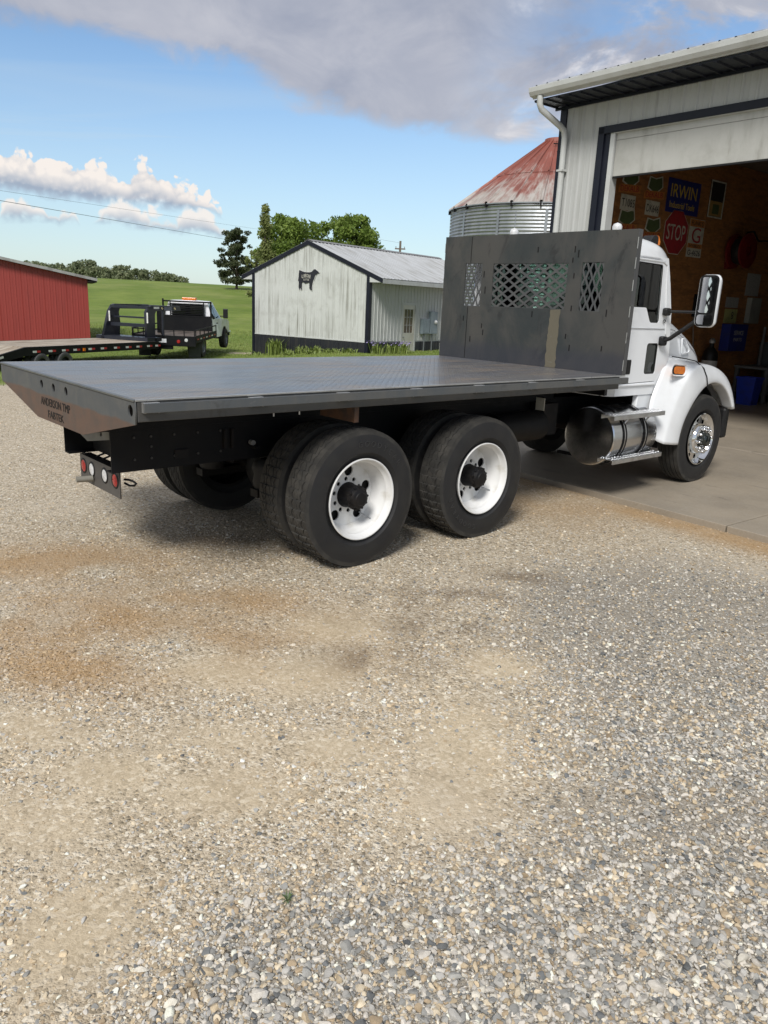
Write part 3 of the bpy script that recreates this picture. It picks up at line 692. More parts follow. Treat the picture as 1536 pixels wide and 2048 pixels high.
s = wsign('sign', [rect(0, .56, 0, .75)], 15.22, 3.10, cWh, 'tall seed sign with large red G and plate G-4626')
inlay(s, [rect(.01, .55, .60, .74)], cOr, 'band'); inlay(s, [rect(.01, .55, .18, .27)], cOr, 'band')
lay(s, "FUNK'S", .06, .625, .44, .09, cBk).location.z = .001; lay(s, 'HYBRID', .08, .195, .40, .055, cBk).location.z = .001; lay(s, 'G-4626', .04, .03, .48, .11, cBk)
lay(s, 'G', .12, .285, .33, .30, cRd)
s = wsign('sign', [rect(0, .57, 0, .73)], 15.80, 3.93, cBk, 'framed dark poster with small pale picture below', thick=.012)
for a in (rect(0, .57, .70, .73), rect(0, .57, 0, .03), rect(0, .03, .03, .70), rect(.54, .57, .03, .70)): plate('frame', [a], .008, Matrix.Translation((0, 0, .008)), cWh, s)
inlay(s, [rect(.04, .53, .04, .33)], cTan, 'picture'); inlay(s, [rect(.16, .41, .08, .27)], cGn, 'picture', .0042)
def seed_sign(dp, z, num, label, wing=(.62, .64, .55)):
    wg = [(-.25, .30), (-.20, .52), (0, .50), (.22, .56), (.27, .36), (.12, .26), (0, .20), (-.14, .26)]
    s = wsign('sign', [wg], dp, z, cWh, label)
    inlay(s, [[(a*.86+.005, .385+(b-.385)*.82) for a, b in wg]], cGn, 'wing')
    plate('band', [[(-.34, .10), (.34, .15), (.36, .29), (-.34, .25)]], .003, Matrix.Translation((0, 0, .004)), cOr, s)
    lettering('DEKALB', .56, .10, Matrix.Translation((-.28, .135, .0062)) @ Matrix.Rotation(.06, 4, 'Z'), cRd, s, .0008)
    if num:
        plate('number_plate', [rect(-.24, .22, -.18, .09)], .003, Matrix.Translation((0, 0, .003)), cWh, s)
        lettering(num, .40, .14, Matrix.Translation((-.20, -.12, .0048)), cBk, s, .0008)
    return s
seed_sign(13.84, 3.94, 'DK646', 'winged seed sign with hanging white plate DK646')
seed_sign(13.04, 3.96, 'T1085', 'dim winged seed sign nearest the door jamb with number plate')
seed_sign(13.05, 3.27, None, 'lower winged seed sign with wide orange name band')
seed_sign(13.92, 3.20, None, 'winged seed sign partly behind the cab roof')
def wbox(name, d0, d1, z0, z1, depth, mat, label, cat, group=None, off=0.):
    o = MB().box(off, off+depth, d0-d0, d1-d0, 0, z1-z0).build(name, mat, None, bev=.006)
    o.matrix_world = GT @ Matrix.Translation((WALLX, d0-GY0, z0)); tag(o, label, cat, group); return o
pap = simple('printed_paper', (.42, .42, .40), .7, 0, (.30, .30, .29), 18., stretch=(1, 1, 3))
wbox('poster', 17.88, 18.50, 2.42, 2.92, .004, pap, 'white printed wall chart above the grey cabinet', 'poster')
wbox('wall_cabinet', 18.04, 18.50, 1.80, 2.38, .12, simple('cabinet_grey', (.30, .31, .28), .5), 'pale grey steel wall cabinet below the wall chart', 'cabinet')
o = wbox('calendar', 17.10, 17.66, 2.13, 2.36, .004, pap, 'wall calendar with blue picture above yellow sheet', 'calendar'); 
o = wbox('notice', 17.12, 17.68, 1.79, 2.10, .004, flat('yellow_sheet', (.50, .50, .20)), 'yellow notice sheet pinned below the calendar', 'notice')
lettering('8', .10, .16, frame((.0055, .30, .09), (0, 1, 0), (0, 0, 1)), cBk, o)
o = wbox('supply_cabinet', 17.10, 17.88, 1.17, 1.77, .22, flat('cabinet_blue', (.015, .03, .22), .4), 'dark blue metal supply cabinet on the board wall', 'cabinet')
lettering('SERVICE', .42, .10, frame((.221, .18, .36), (0, 1, 0), (0, 0, 1)), cWh, o); lettering('PARTS', .36, .08, frame((.221, .20, .22), (0, 1, 0), (0, 0, 1)), cWh, o)
# hose reel
hr = empty('hose_reel', tuple(GT @ Vector((WALLX, 16.9-GY0, 3.0))), GA); tag(hr, 'dark red hose reel mounted high on the board wall', 'hose reel')
rd = simple('reel_red', (.16, .012, .012), .4); 
MB().lathe([(.10, .10), (.34, .10), (.36, .12), (.36, .16), (.34, .17), (.16, .17), (.16, .40), (.34, .40), (.36, .41), (.36, .45), (.34, .46), (.10, .46)], 32, 'x', (0, 0, .32)).build('drum', rd, hr, smooth=40)
MB().lathe([(.17, .19), (.27, .20), (.29, .25), (.29, .33), (.27, .38), (.17, .39)], 28, 'x', (0, 0, .32)).build('hose', MT['black_plastic'], hr, smooth=40)
MB().box(0, .10, -.10, .10, -.05, .5).box(.05, .2, -.03, .03, .26, .38).build('bracket', rd, hr)
MB().path([(.15, .2, .55), (.1, .5, .75), (.08, .8, .80), (.06, 1.1, .62), (.05, 1.6, .66), (.05, 2.4, .6)], .018, 6).build('hose_end', MT['black_plastic'], hr, smooth=50)
# extinguisher-like welding bottle cart, bin, bench and shelf
wc = empty('gas_cylinder', tuple(GT @ Vector((.45, 16.2-GY0, .014))), GA); tag(wc, 'black gas cylinder with white label beside the wall', 'gas cylinder')
MB().lathe([(0, 0), (.16, 0), (.165, .02), (.165, 1.05), (.14, 1.16), (.07, 1.24), (.05, 1.27), (.05, 1.34), (0, 1.34)], 24, 'z').build('cylinder', MT['black_plastic'], wc, smooth=50)
MB().lathe([(.166, .80), (.167, .80), (.167, .97), (.166, .97)], 24, 'z').build('label_band', flat('paper_label', (.45, .45, .44)), wc)
MB().lathe([(0, 1.34), (.06, 1.34), (.07, 1.40), (.03, 1.45), (0, 1.45)], 12, 'z').build('valve', MT['galv'], wc)
bn = empty('plastic_bin', tuple(GT @ Vector((.85, 17.35-GY0, .014))), GA); tag(bn, 'tall blue plastic waste bin on the garage floor', 'bin')
bb = flat('bin_blue', (.02, .05, .42), .4)
mb = MB()
for (h0, h1, t0, t1) in ((0, .60, .17, .215), ):
    o4 = [(-1, -1), (1, -1), (1, 1), (-1, 1)]
    mb.add([(a*t0, b*t0*.9, h0) for a, b in o4]+[(a*t1, b*t1*.9, h1) for a, b in o4]+[(a*(t1-.012), b*(t1-.012)*.9, h1) for a, b in o4]+[(a*(t0-.01), b*(t0-.01)*.9, .02) for a, b in o4],
           [(0, 1, 2, 3)]+[(i, (i+1) % 4, (i+1) % 4+4, i+4) for i in range(4)]+[(i+4, (i+1) % 4+4, (i+1) % 4+8, i+8) for i in range(4)]+[(i+8, (i+1) % 4+8, (i+1) % 4+12, i+12) for i in range(4)]+[(12, 13, 14, 15)])
mb.build('body', bb, bn, bev=.012); MB().box(-.23, .23, -.21, -.192, .57, .62).box(-.23, .23, .192, .21, .57, .62).box(-.23, -.212, -.192, .192, .57, .62).box(.212, .23, -.192, .192, .57, .62).build('rim', bb, bn)
wb = empty('workbench', tuple(GT @ Vector((.55, 18.6-GY0, .014))), GA); tag(wb, 'grey steel workbench with lower shelf against the board wall', 'workbench')
st = simple('bench_grey', (.16, .16, .155), .55)
MB().box(-.42, .42, -.7, 2.2, .76, .82).build('bench_top', st, wb, bev=.006); MB().box(-.40, .40, -.65, 2.15, .20, .24).build('shelf', st, wb)
for a, b in ((-.36, -.62), (.36, -.62), (-.36, 2.1), (.36, 2.1), (.36, .7), (-.36, .7)): MB().box(a-.04, a+.04, b-.04, b+.04, 0, .76).build('leg', st, wb)
vm = empty('bench_machine', tuple(GT @ Vector((.5, 19.0-GY0, .834))), GA); tag(vm, 'dark grey bench machine with round dial on the workbench', 'machine')
MB().box(-.25, .25, -.3, .5, 0, .55).build('housing', simple('machine_grey', (.08, .09, .09), .5), vm, bev=.03); MB().lathe([(0, .25), (.07, .25), (.07, .28), (0, .285)], 16, 'x', (0, .15, .36)).build('dial', MT['black_plastic'], vm)
MB().tube((-.1, -.45, 0), (-.1, -.45, .9), .035).build('post', st, vm)
fr = empty('shovel', tuple(GT @ Vector((.20, 15.8-GY0, .014))), GA); tag(fr, 'dark long handled shovel leaning on the board wall', 'shovel')
MB().tube((.2, 0, .25), (-.05, 0, 1.9), .016).build('handle', MT['wood_pole'], fr); MB().prism([(-.11, .0), (.11, 0), (.11, .2), (.03, .3), (-.03, .3), (-.11, .2)], .19, .215, 'x').build('blade', MT['grime'], fr)
MB().box(-.064, -.03, -.05, .05, 1.88, 2.35).build('grip', MT['black_plastic'], fr)

# ================================================================== FLATBED TRUCK   (local: x forward, y left, z up, origin under the rear edge of the bed)
TY, TX0, TY0 = .7321, -2.2314, 5.1464
BW, BH, BL, HBH = 1.24, 1.315, 4.886, 1.337
U1, U2, UF, RT = 1.687, 3.001, 6.861, .515
truck = empty('flatbed_truck', (TX0, TY0, 0), TY); tag(truck, 'white tandem axle truck with new bare steel flatbed backed out of the garage', 'truck')
A = MT
A['bolt_dark'] = simple('dark_bolt', (.05, .05, .05), .5, .3); A['channel_steel'] = mat_steel('channel_steel', (.065, .068, .068), (.082, .078, .072), (.042, .04, .037), .5, .3)
# --- bed
MB().box(.012, BL+.07, -BW+.012, BW-.012, BH-.008, BH).build('deck', A['deck'], truck)
for sgn in (-1, 1):
    y0, y1 = sorted((sgn*(BW-.012), sgn*BW))
    MB().box(.0, BL+.07, y0, y1, BH-.011, BH+.001).build('deck_edge', A['raw_bright'], truck, bev=.002)
    y0, y1 = sorted((sgn*(BW-.05), sgn*(BW-.004)))
    MB().box(.012, BL-.02, y0, y1, 1.187, BH-.012).build('side_channel', A['channel_steel'], truck, bev=.004)
    y0, y1 = sorted((sgn*(BW+.034), sgn*(BW+.046)))
    rr_ = MB(); rr_.box(.03, BL+.06, y0, y1, 1.243, 1.298); rr_.build('rub_rail', A['rail_steel'], truck, bev=.003)
    for k in range(8):
        u = .035+k*.685
        if k == 7: u = BL-.03
        y0, y1 = sorted((sgn*(BW-.003), sgn*(BW+.0335)))
        MB().box(u, u+.095, y0, y1, 1.286, 1.299).box(u, u+.012, y0, y1, 1.24, 1.285).box(u+.083, u+.095, y0, y1, 1.24, 1.285).build('stake_spacer', A['raw_bright'], truck, bev=.002)
MB().box(-.012, .011, -BW+.002, BW-.002, BH-.012, BH+.0005).build('rear_lip', A['rail_steel'], truck, bev=.003)
# rear skirt plate: u = 0 plane seen from behind, right = -v
SK = frame((-.004, 0, 0), (0, -1, 0), (0, 0, 1))
outline = [(-1.238, BH-.013), (-1.238, 1.175), (-.43, .995), (.43, .995), (1.238, 1.175), (1.238, BH-.013)]
holes = [circ(-.30, 1.242, .030), circ(-.064, 1.240, .030), circ(.172, 1.242, .030), circ(1.178, 1.247, .034)]
def mat_skirt():
    mt, nt, b = nmat('rear_plate_steel'); t = NT(nt); v = t.coord(); sp_ = t.n('ShaderNodeSeparateXYZ'); nt.links.new(v, sp_.inputs[0])
    e = t.m('ADD', sp_.outputs[2], t.m('MULTIPLY', t.m('SUBTRACT', t.noise(v, 4, 5), .5), .05))
    c = t.mix(t.step(t.noise(v, 5, 7, .65, .6), .35, .7), (.070, .075, .078), (.095, .095, .09))
    p = t.mix(t.step(t.noise(v, 6, 6, .6), .35, .7), (.115, .07, .05), (.085, .062, .05))
    t.set(b, 'Base Color', t.mix(t.step(e, 1.185, 1.165), c, p)); b.inputs['Roughness'].default_value = .68; b.inputs['Metallic'].default_value = .05
    t.set(b, 'Normal', t.bump(t.noise(v, 40, 5), .12, .003)); return mt
skirt = plate('rear_skirt', [outline]+holes, .009, SK, mat_skirt(), truck, label='rear skirt plate, grey above and brown below with round holes')
for x, z in ((-.064, 1.240), (.172, 1.242), (-.30, 1.242)):
    MB(SK).lathe([(.0305, -.05), (.034, -.05), (.034, -.0095), (.0305, -.0095)], 18, 'z', (x, z, 0), True).build('pipe_socket', A['grime'], skirt, smooth=50)
lettering('ANDERSON TMP', .56, .056, SK @ Matrix.Translation((-.33, 1.10, .0012)), A['grime'], skirt, .0012)
lettering('FABTEK', .30, .050, SK @ Matrix.Translation((-.20, 1.022, .0012)), A['grime'], skirt, .0012)
MB().box(.03, .045, -.43, .43, 1.0, 1.3).build('back_plate', A['grime'], truck)
for k in range(12):
    u = .30+k*.405; MB().box(u, u+.05, -BW+.052, BW-.052, 1.195, 1.3065).build('cross_member', A['hot_rolled'], truck)
for v in (-1, 1):
    y0, y1 = sorted((v*.36, v*.44)); MB().box(.05, BL+.05, y0, y1, 1.005, 1.194).build('long_sill', A['black_steel'], truck)
    y0, y1 = sorted((v*.345, v*.432)); 
    fr_ = MB().prism([(v*.432, .72), (v*.345, .72), (v*.345, .728), (v*.424, .728), (v*.424, .994), (v*.345, .994), (v*.345, 1.003), (v*.432, 1.003)], .17, 7.55, 'x')
    rail = fr_.build('frame_rail', A['black_steel'], truck)
    for u in (.33, .45, .62, .80, .98):
        for z in (.80, .88, .95):
            if rng.random() < .7: MB().tube((u, v*.431, z), (u, v*.441, z), .009, n=6).build('bolt', A['bolt_dark'], rail)
MB().box(.35, .40, -.342, .342, .74, .98).build('frame_cross_member', A['grime'], truck); MB().box(1.0, 1.06, -.342, .342, .74, .98).build('frame_cross_member', A['grime'], truck)
plate('gusset', [[(-.34, .99), (.34, .99), (.34, .93), (-.05, .86), (-.34, .93)], circ(.2, .95, .018), circ(.08, .95, .014)], .01, frame((.20, 0, 0), (0, -1, 0), (0, 0, 1)), simple('grey_primer', (.20, .20, .19), .6), truck)
for v in (-1, 1): MB().box(1.62, 1.66, min(v*.78, v*1.18), max(v*.78, v*1.18), 1.07, 1.186).build('hanger_plate', A['rust'], truck)
for u in (.93, 1.13):
    for v in (-1, 1): MB().box(u, u+.008, v*1.2-.003, v*1.2+.003, 1.16, 1.192).build('hanger_tab', A['raw_bright'], truck)
# --- tail light plate
TP = frame((.25, 0, 0), (0, -1, 0), (0, 0, 1))
tl = plate('light_plate', [rect(-.355, .36, .52, .716)]+[circ(x, .635, .052) for x in (-.285, -.13, .105, .285)], .008, TP, simple('plate_dark', (.075, .07, .065), .6), truck)
MB().box(.251, .33, -.36, .355, .705, .716).build('plate_flange', A['black_steel'], tl)
for x, mm in ((-.285, 'red_lens'), (-.13, 'clear_lens'), (.105, 'clear_lens'), (.285, 'red_lens')):
    l_ = MB(TP).lathe([(0, .010), (.03, .009), (.044, .004), (.045, -.02), (0, -.02)], 24, 'z', (x, .635, 0)).build('tail_light', A[mm], tl, smooth=40)
    MB(TP).lathe([(.0452, -.012), (.0452, .006), (.052, .007), (.0575, .002), (.0575, -.0), (.0515, -.003), (.0515, -.012)], 24, 'z', (x, .635, 0), True).build('grommet', A['black_plastic'], l_, smooth=40)
MB().tube((.24, .10, .575), (.13, .12, .575), .022, n=12).build('plug_socket', simple('dusty_plug', (.22, .21, .18), .6), tl, smooth=40)
for v in (-.3, .3): MB().box(.258, .27, v-.03, v+.03, .70, .73).build('hanger', A['black_steel'], tl)
MB().path([(.29, -.345, .625), (.31, -.385, .612), (.325, -.42, .618), (.33, -.445, .635), (.315, -.43, .652), (.30, -.39, .656), (.29, -.345, .650)], .008, 6).build('tow_ring', A['black_steel'], truck, smooth=50)
for a in ((.30, .05, .72), (.30, .16, .72)): MB().path([a, (.45, a[1]-.1, .80), (.6, a[1]-.15, .84), (.8, -.2, .80)], .008, 6).build('cable', A['black_plastic'], truck)
# --- headboard
HB = frame((BL, 0, 0), (0, -1, 0), (0, 0, 1)); zt = BH+HBH
def mat_head():
    mt, nt, b = nmat('headboard_steel'); t = NT(nt); v = t.coord(); sp_ = t.n('ShaderNodeSeparateXYZ'); nt.links.new(v, sp_.inputs[0])
    a = t.noise(t.coord((1, 1.3, .8)), 1.3, 7, .62, .4); s_ = t.noise(t.coord((1, 1, .6)), 3., 8, .68, 1.5)
    c = t.mix(t.step(a, .38, .62), (.038, .044, .045), (.074, .071, .066)); c = t.mix(t.m('MULTIPLY', t.step(s_, .54, .68), .7), c, (.024, .024, .025))
    c = t.mix(t.m('MULTIPLY', t.step(t.noise(t.coord((1, 2.5, 2.)), 2.5, 7, .7, .8), .62, .72), .4), c, (.013, .013, .014))
    c = t.mix(t.m('MULTIPLY', t.step(t.noise(t.coord((1, 1.4, .9)), 2.2, 7, .7, 1.), .54, .74), .3), c, (.10, .092, .074))
    e = t.m('ADD', sp_.outputs[2], t.m('MULTIPLY', t.m('SUBTRACT', t.noise(v, 2.5, 5), .5), .25))
    c = t.mix(t.m('MULTIPLY', t.step(e, 1.58, 1.42), .6), c, (.040, .042, .056))
    t.set(b, 'Base Color', c); b.inputs['Metallic'].default_value = .3; t.set(b, 'Roughness', t.m('ADD', t.m('MULTIPLY', s_, .4), .3))
    t.set(b, 'Normal', t.bump(t.noise(v, 5, 6, .6), .25, .006)); return mt
hbm = mat_head()
wins = [(-.900, -.650, 1.90, 2.362), (-.49, .49, 1.905, 2.357), (.660, .908, 1.90, 2.362)]
hb = plate('headboard', [rect(-1.238, 1.238, BH+.001, zt)]+[rect(a, b, c, d) for a, b, c, d in wins], .005, HB, hbm, truck)
def strand(a, b, c, d, pu, pz, bw):      # expanded metal: rows of diamond openings
    hs = []
    r = 0; z = c
    while z < d+pz/2:
        x = a+(pu/2 if r % 2 else 0)
        while x < b+pu/2:
            dm = [(x-pu/2+bw*.8, z), (x, z-pz/2+bw*.55), (x+pu/2-bw*.8, z), (x, z+pz/2-bw*.55)]
            cl = clip(dm, a, b, c, d)
            if cl: hs.append(cl)
            x += pu
        z += pz/2; r += 1
    return hs
def clip(poly, a, b, c, d):
    def cut(P, f, g):
        o = []
        for i in range(len(P)):
            p, q = P[i], P[(i+1) % len(P)]; fp, fq = f(p), f(q)
            if fp >= 0: o.append(p)
            if fp*fq < 0: t = fp/(fp-fq); o.append((p[0]+t*(q[0]-p[0]), p[1]+t*(q[1]-p[1])))
        return o
    e = .004
    for f in (lambda p: p[0]-a-e, lambda p: b-e-p[0], lambda p: p[1]-c-e, lambda p: d-e-p[1]):
        poly = cut(poly, f, None)
        if len(poly) < 3: return None
    w = max(p[0] for p in poly)-min(p[0] for p in poly); h = max(p[1] for p in poly)-min(p[1] for p in poly)
    return poly if w > .012 and h > .008 else None
for i, (a, b, c, d) in enumerate(wins):
    pu, pz, bw = ((.152, .094, .026) if i == 1 else (.086, .156, .021))
    plate('expanded_metal', [rect(a-.02, b+.02, c-.02, d+.02)]+strand(a, b, c, d, pu, pz, bw), .005, frame((BL+.0056, 0, 0), (0, -1, 0), (0, 0, 1)), A['hot_rolled'], hb)
for v in (-1, 1):
    y0, y1 = sorted((v*1.238, v*1.178)); MB().box(BL+.0055, BL+.075, y0, y1, BH+.002, zt).build('post', A['hot_rolled'], hb, bev=.004)
    y0, y1 = sorted((v*1.2385, v*1.2425))
    for z in (1.36, 1.62, 1.86, 2.1, 2.3, 2.48): MB().box(BL-.001, BL+.006, y0, y1, z, z+.10).build('weld', A['raw_bright'], hb)
for z0, z1 in ((zt-.06, zt), (BH+.002, BH+.06)): MB().box(BL+.0055, BL+.075, -1.177, 1.177, z0, z1).build('cross_tube', A['hot_rolled'], hb)
for v in (-.58, .58): MB().box(BL+.0055, BL+.065, v-.03, v+.03, BH+.061, zt-.061).build('stiffener', A['hot_rolled'], hb)
plate('bare_strip', [[(.33+random.uniform(-.008, .008)-.012*k/18, 1.90-.582*k/18) for k in range(19)]+[(.452+random.uniform(-.008, .008), 1.318+.587*k/18) for k in range(19)]], .0012, HB @ Matrix.Translation((0, 0, .0014)), A['tan_streak'], hb, label='tan unscaled strip of steel below the mesh')
MB(HB).box(-.832, -.826, BH+.005, 1.895, .0002, .003).build('weld_seam', A['grime'], hb)
MB(HB).box(-.832, -.826, 2.365, zt-.01, .0002, .003).build('weld_seam', A['grime'], hb)
for i in range(20):
    x = random.choice((-.78, -.60, -.585, .56, .6, .1, -.9, 1.0))+random.uniform(-.02, .02); z = random.uniform(1.42, 2.55)
    if any(a-.03 < x < b+.03 and c-.08 < z < d+.05 for a, b, c, d in wins): continue
    MB(HB).box(x-.006, x+.006, z, z+random.uniform(.04, .08), .0002, .0025).build('weld', A['grime'], hb)
for v, u in ((.28, BL+.05), (-.97, BL+.05)):
    lo = MB().lathe([(0, 0), (.045, 0), (.047, .03), (.035, .055), (0, .068)], 16, 'z', (u, v, zt+.001)).build('work_lamp', A['clear_lens'], hb, smooth=50)
    if v > 0: MB().tube((u, v, zt+.06), (u, v, zt+.24), .004, n=6).build('aerial', A['galv'], lo)

# --- wheels
def tyre_mesh(w, R, rim, blocks, ribs):
    hw = w/2; sw = hw*.86
    side = [(rim-.012, -sw*.78), (rim+.012, -sw*.86), (rim+.05, -hw*.985), (rim+.10, -hw*1.0), (R-.075, -hw*.97), (R-.045, -hw*.93), (R-.040, -hw*.925), (R-.016, -sw)]
    # across the tread: edges of ribs and grooves
    n_g = 4; edges = np.linspace(-sw, sw, 2*n_g+2+0)
    tr = []; g = .006
    cuts = np.linspace(-sw, sw, n_g+2)[1:-1]
    xs_ = [(-sw, 0, 0)]
    for i, c in enumerate(cuts): xs_ += [(c-g, 0, i), (c-g*.6, 1, i), (c+g*.6, 1, i), (c+g, 0, i)]
    xs_ += [(sw, 0, 0)]
    mb = MB(); rings = []
    nseg = blocks*4
    for k in range(nseg):
        ph_ = k % 4; blk = k//4
        if blocks > 60: t = 2*math.pi*k/nseg
        else: t = 2*math.pi*(blk+(0., .42, .86, .93)[ph_])/blocks
        zz = (.007 if ph_ in (0, 3) else -.007) if ribs == 'lug' else 0.
        slot = ribs == 'lug' and ph_ in (2, 3)
        pr = [(r, h) for r, h in side]
        for (x, gr, i) in xs_:
            crown = R-.010*(x/sw)**2
            r = crown-(.014 if gr else 0)
            sh = zz*(1 if i % 2 else -1) if abs(x) < sw*.99 else 0.
            if slot and not gr and (abs(x) < sw*.99): r -= .009
            pr.append((r, x+sh))
        pr += [(r, -h) for r, h in reversed(side)]
        rings.append([(r*math.cos(t), h, r*math.sin(t)) for r, h in pr])
    rings.append(rings[0]); n = len(rings[0]); vs_ = [p for r in rings[:-1] for p in r]; fs = []
    for i in range(nseg):
        j = (i+1) % nseg
        for k in range(n-1): fs.append((i*n+k, i*n+k+1, j*n+k+1, j*n+k))
    mb.add(vs_, fs); me = mb.mesh('tyre'); smooth_mesh(me, 28); me.materials.append(A['rubber']); me.materials.append(A['tread'])
    for p in me.polygons:
        c = p.center
        if math.hypot(c.x, c.z) > R-.030: p.material_index = 1
    return me
TR = tyre_mesh(.272, RT, .296, 46, 'lug'); TF = tyre_mesh(.275, RT, .296, 72, 'rib')
def arc_text(s, r, a0, da, size, parent, mat, y):
    for i, ch in enumerate(s):
        if ch == ' ': continue
        cu = bpy.data.curves.new('t', 'FONT'); cu.body = ch; cu.size = size; cu.extrude = .0015; cu.align_x = 'CENTER'; cu.resolution_u = 2
        t = bpy.data.objects.new('t', cu); me = bpy.data.meshes.new_from_object(t); bpy.data.objects.remove(t); bpy.data.curves.remove(cu)
        a = a0-i*da
        M = frame((r*math.cos(a), y, r*math.sin(a)), (math.sin(a), 0, -math.cos(a)), (math.cos(a), 0, math.sin(a)))
        me.transform(M); me.materials.clear(); place(me, 'raised_letter', mat, parent)
# outer rear rim: deep white dish; local y: outward is -y
RIMP = [(.296, .0), (.303, -.004), (.303, -.012), (.296, -.014), (.288, -.008), (.282, .02), (.268, .034), (.264, .075), (.252, .09), (.249, .135), (.238, .15), (.234, .168), (.225, .172)]
rim_me = MB().lathe(RIMP, 64).mesh('rim'); smooth_mesh(rim_me, 35); rim_me.materials.append(A['rim_white'])
def disc_loops(): return [circ(0, 0, .229, 56), circ(0, 0, .092, 32)]+[circ(.182*math.cos(R_(36+72*i)), .182*math.sin(R_(36+72*i)), .040, 18) for i in range(5)]+[circ(.122*math.cos(R_(18*2*i+9)), .122*math.sin(R_(18*2*i+9)), .0165, 12) for i in range(10)]
disc_o = plate('disc', disc_loops(), .012, frame((0, .168, 0), (1, 0, 0), (0, 0, 1)), A['rim_white']); disc_me = disc_o.data; bpy.data.objects.remove(disc_o)
hub_me = MB().lathe([(.096, .19), (.096, .162), (.092, .15), (.087, .10), (.085, .062), (.092, .06), (.092, .045), (.078, .04), (.07, .015), (.05, .008), (.046, .002), (0, .0)], 28).mesh('hub'); smooth_mesh(hub_me, 35); hub_me.materials.append(A['grime'])
nut = MB()
for i in range(10):
    a = R_(36*i+18+9); nut.tube((.083*math.cos(a), .05, .083*math.sin(a)), (.083*math.cos(a), .030, .083*math.sin(a)), .010, n=6)
nut_me = nut.mesh('axle_flange_nut'); nut_me.materials.append(A['grime'])
back_me = MB().lathe([(0, .20), (.215, .20), (.28, .20), (.28, .34), (.2, .36), (0, .36)], 32).mesh('brake_drum'); back_me.materials.append(A['grime'])
def wheel(u, side, kind):
    s = -1 if side == 'r' else 1
    yc = {'outer': 1.0935, 'inner': .758, 'front': 1.035}[kind]
    zc_ = RT-.004 if kind != 'front' else RT+.008
    w = empty('wheel', (u, s*yc, zc_), 0 if s < 0 else math.pi, truck); w.rotation_euler = (0, rng.uniform(0, 6.28), 0 if s < 0 else math.pi)
    place(TR if kind != 'front' else TF, 'tyre', None, w)
    return w
RO = 1.2124-1.0935
def rear(u, s, ang, spin):
    wi = wheel(u, s, 'inner'); wo_ = wheel(u, s, 'outer'); wo_.rotation_euler.y = spin
    for me_, nm, dy in ((rim_me, 'rim', -RO), (disc_me, 'disc', -RO)):
        q_ = bpy.data.objects.new(nm, me_); col.objects.link(q_); q_.parent = wo_; q_.location.y = dy
    for me_, nm in ((hub_me, 'hub'), (nut_me, 'flange_nuts'), (back_me, 'brake_drum')):
        q_ = bpy.data.objects.new(nm, me_); col.objects.link(q_); q_.parent = wo_; q_.location.y = -RO
    q_ = MB().lathe([(.296, -.10), (.27, -.06), (.262, .05), (.27, .10), (.296, .10)], 40).build('rim', A['grime'], wi, smooth=40)
    MB().path([(.16, -RO+.165, -.10), (.20, -RO+.11, -.115), (.215, -RO+.08, -.12)], .005, 6).build('valve_stem', A['galv'], wo_)
    return wo_
w1 = rear(U1, 'r', 0, .35); w2 = rear(U2, 'r', 0, .10); rear(U1, 'l', 0, 1.); rear(U2, 'l', 0, 2.)
tl_m = simple('tyre_letter', (.03, .03, .031), .5)
arc_text('GOODYEAR', .39, R_(96)+.35, R_(8.5), .058, w1, tl_m, -.1365); arc_text('GOODYEAR', .39, R_(258)+.10, R_(8.5), .058, w2, tl_m, -.1365)
# front wheels: polished, bright nut covers
def front(s):
    w = wheel(UF, s, 'front'); w.rotation_euler.y = .2 if s == 'r' else 1.; o_ = -(1.158-1.035)
    MB().lathe([(.296, o_), (.303, o_-.004), (.302, o_-.013), (.294, o_-.014), (.284, o_-.002), (.270, o_+.035), (.262, o_+.05), (.255, o_+.052)], 56).build('rim', A['chrome'], w, smooth=40)
    plate('disc', [circ(0, 0, .256, 56), circ(0, 0, .176, 40)]+[circ(.217*math.cos(R_(36*i)), .217*math.sin(R_(36*i)), .026, 16) for i in range(10)], .010, frame((0, o_+.050, 0), (1, 0, 0), (0, 0, 1)), A['chrome'], w)
    MB().lathe([(.180, o_+.052), (.178, o_+.02), (.168, o_-.012), (.155, o_-.024), (.118, o_-.026), (.112, o_-.02), (.108, o_+.02)], 48).build('disc_center', A['chrome'], w, smooth=40)
    MB().lathe([(.108, o_+.02), (.104, o_-.02), (.085, o_-.05), (.08, o_-.085), (.06, o_-.10), (0, o_-.102)], 32).build('hub_cap', A['glass_dark'], w, smooth=35)
    for i in range(10):
        a = R_(36*i+18); c_, s_ = .139*math.cos(a), .139*math.sin(a)
        MB().lathe([(.019, o_-.02), (.021, o_-.03), (.0165, o_-.036), (.0165, o_-.066), (.012, o_-.077), (0, o_-.081)], 12, 'y', (c_, 0, s_)).build('nut_cover', A['chrome'], w, smooth=50)
    MB().lathe([(0, .02), (.25, .02), (.25, .10), (0, .12)], 24).build('brake_drum', A['grime'], w)
front('r'); front('l')
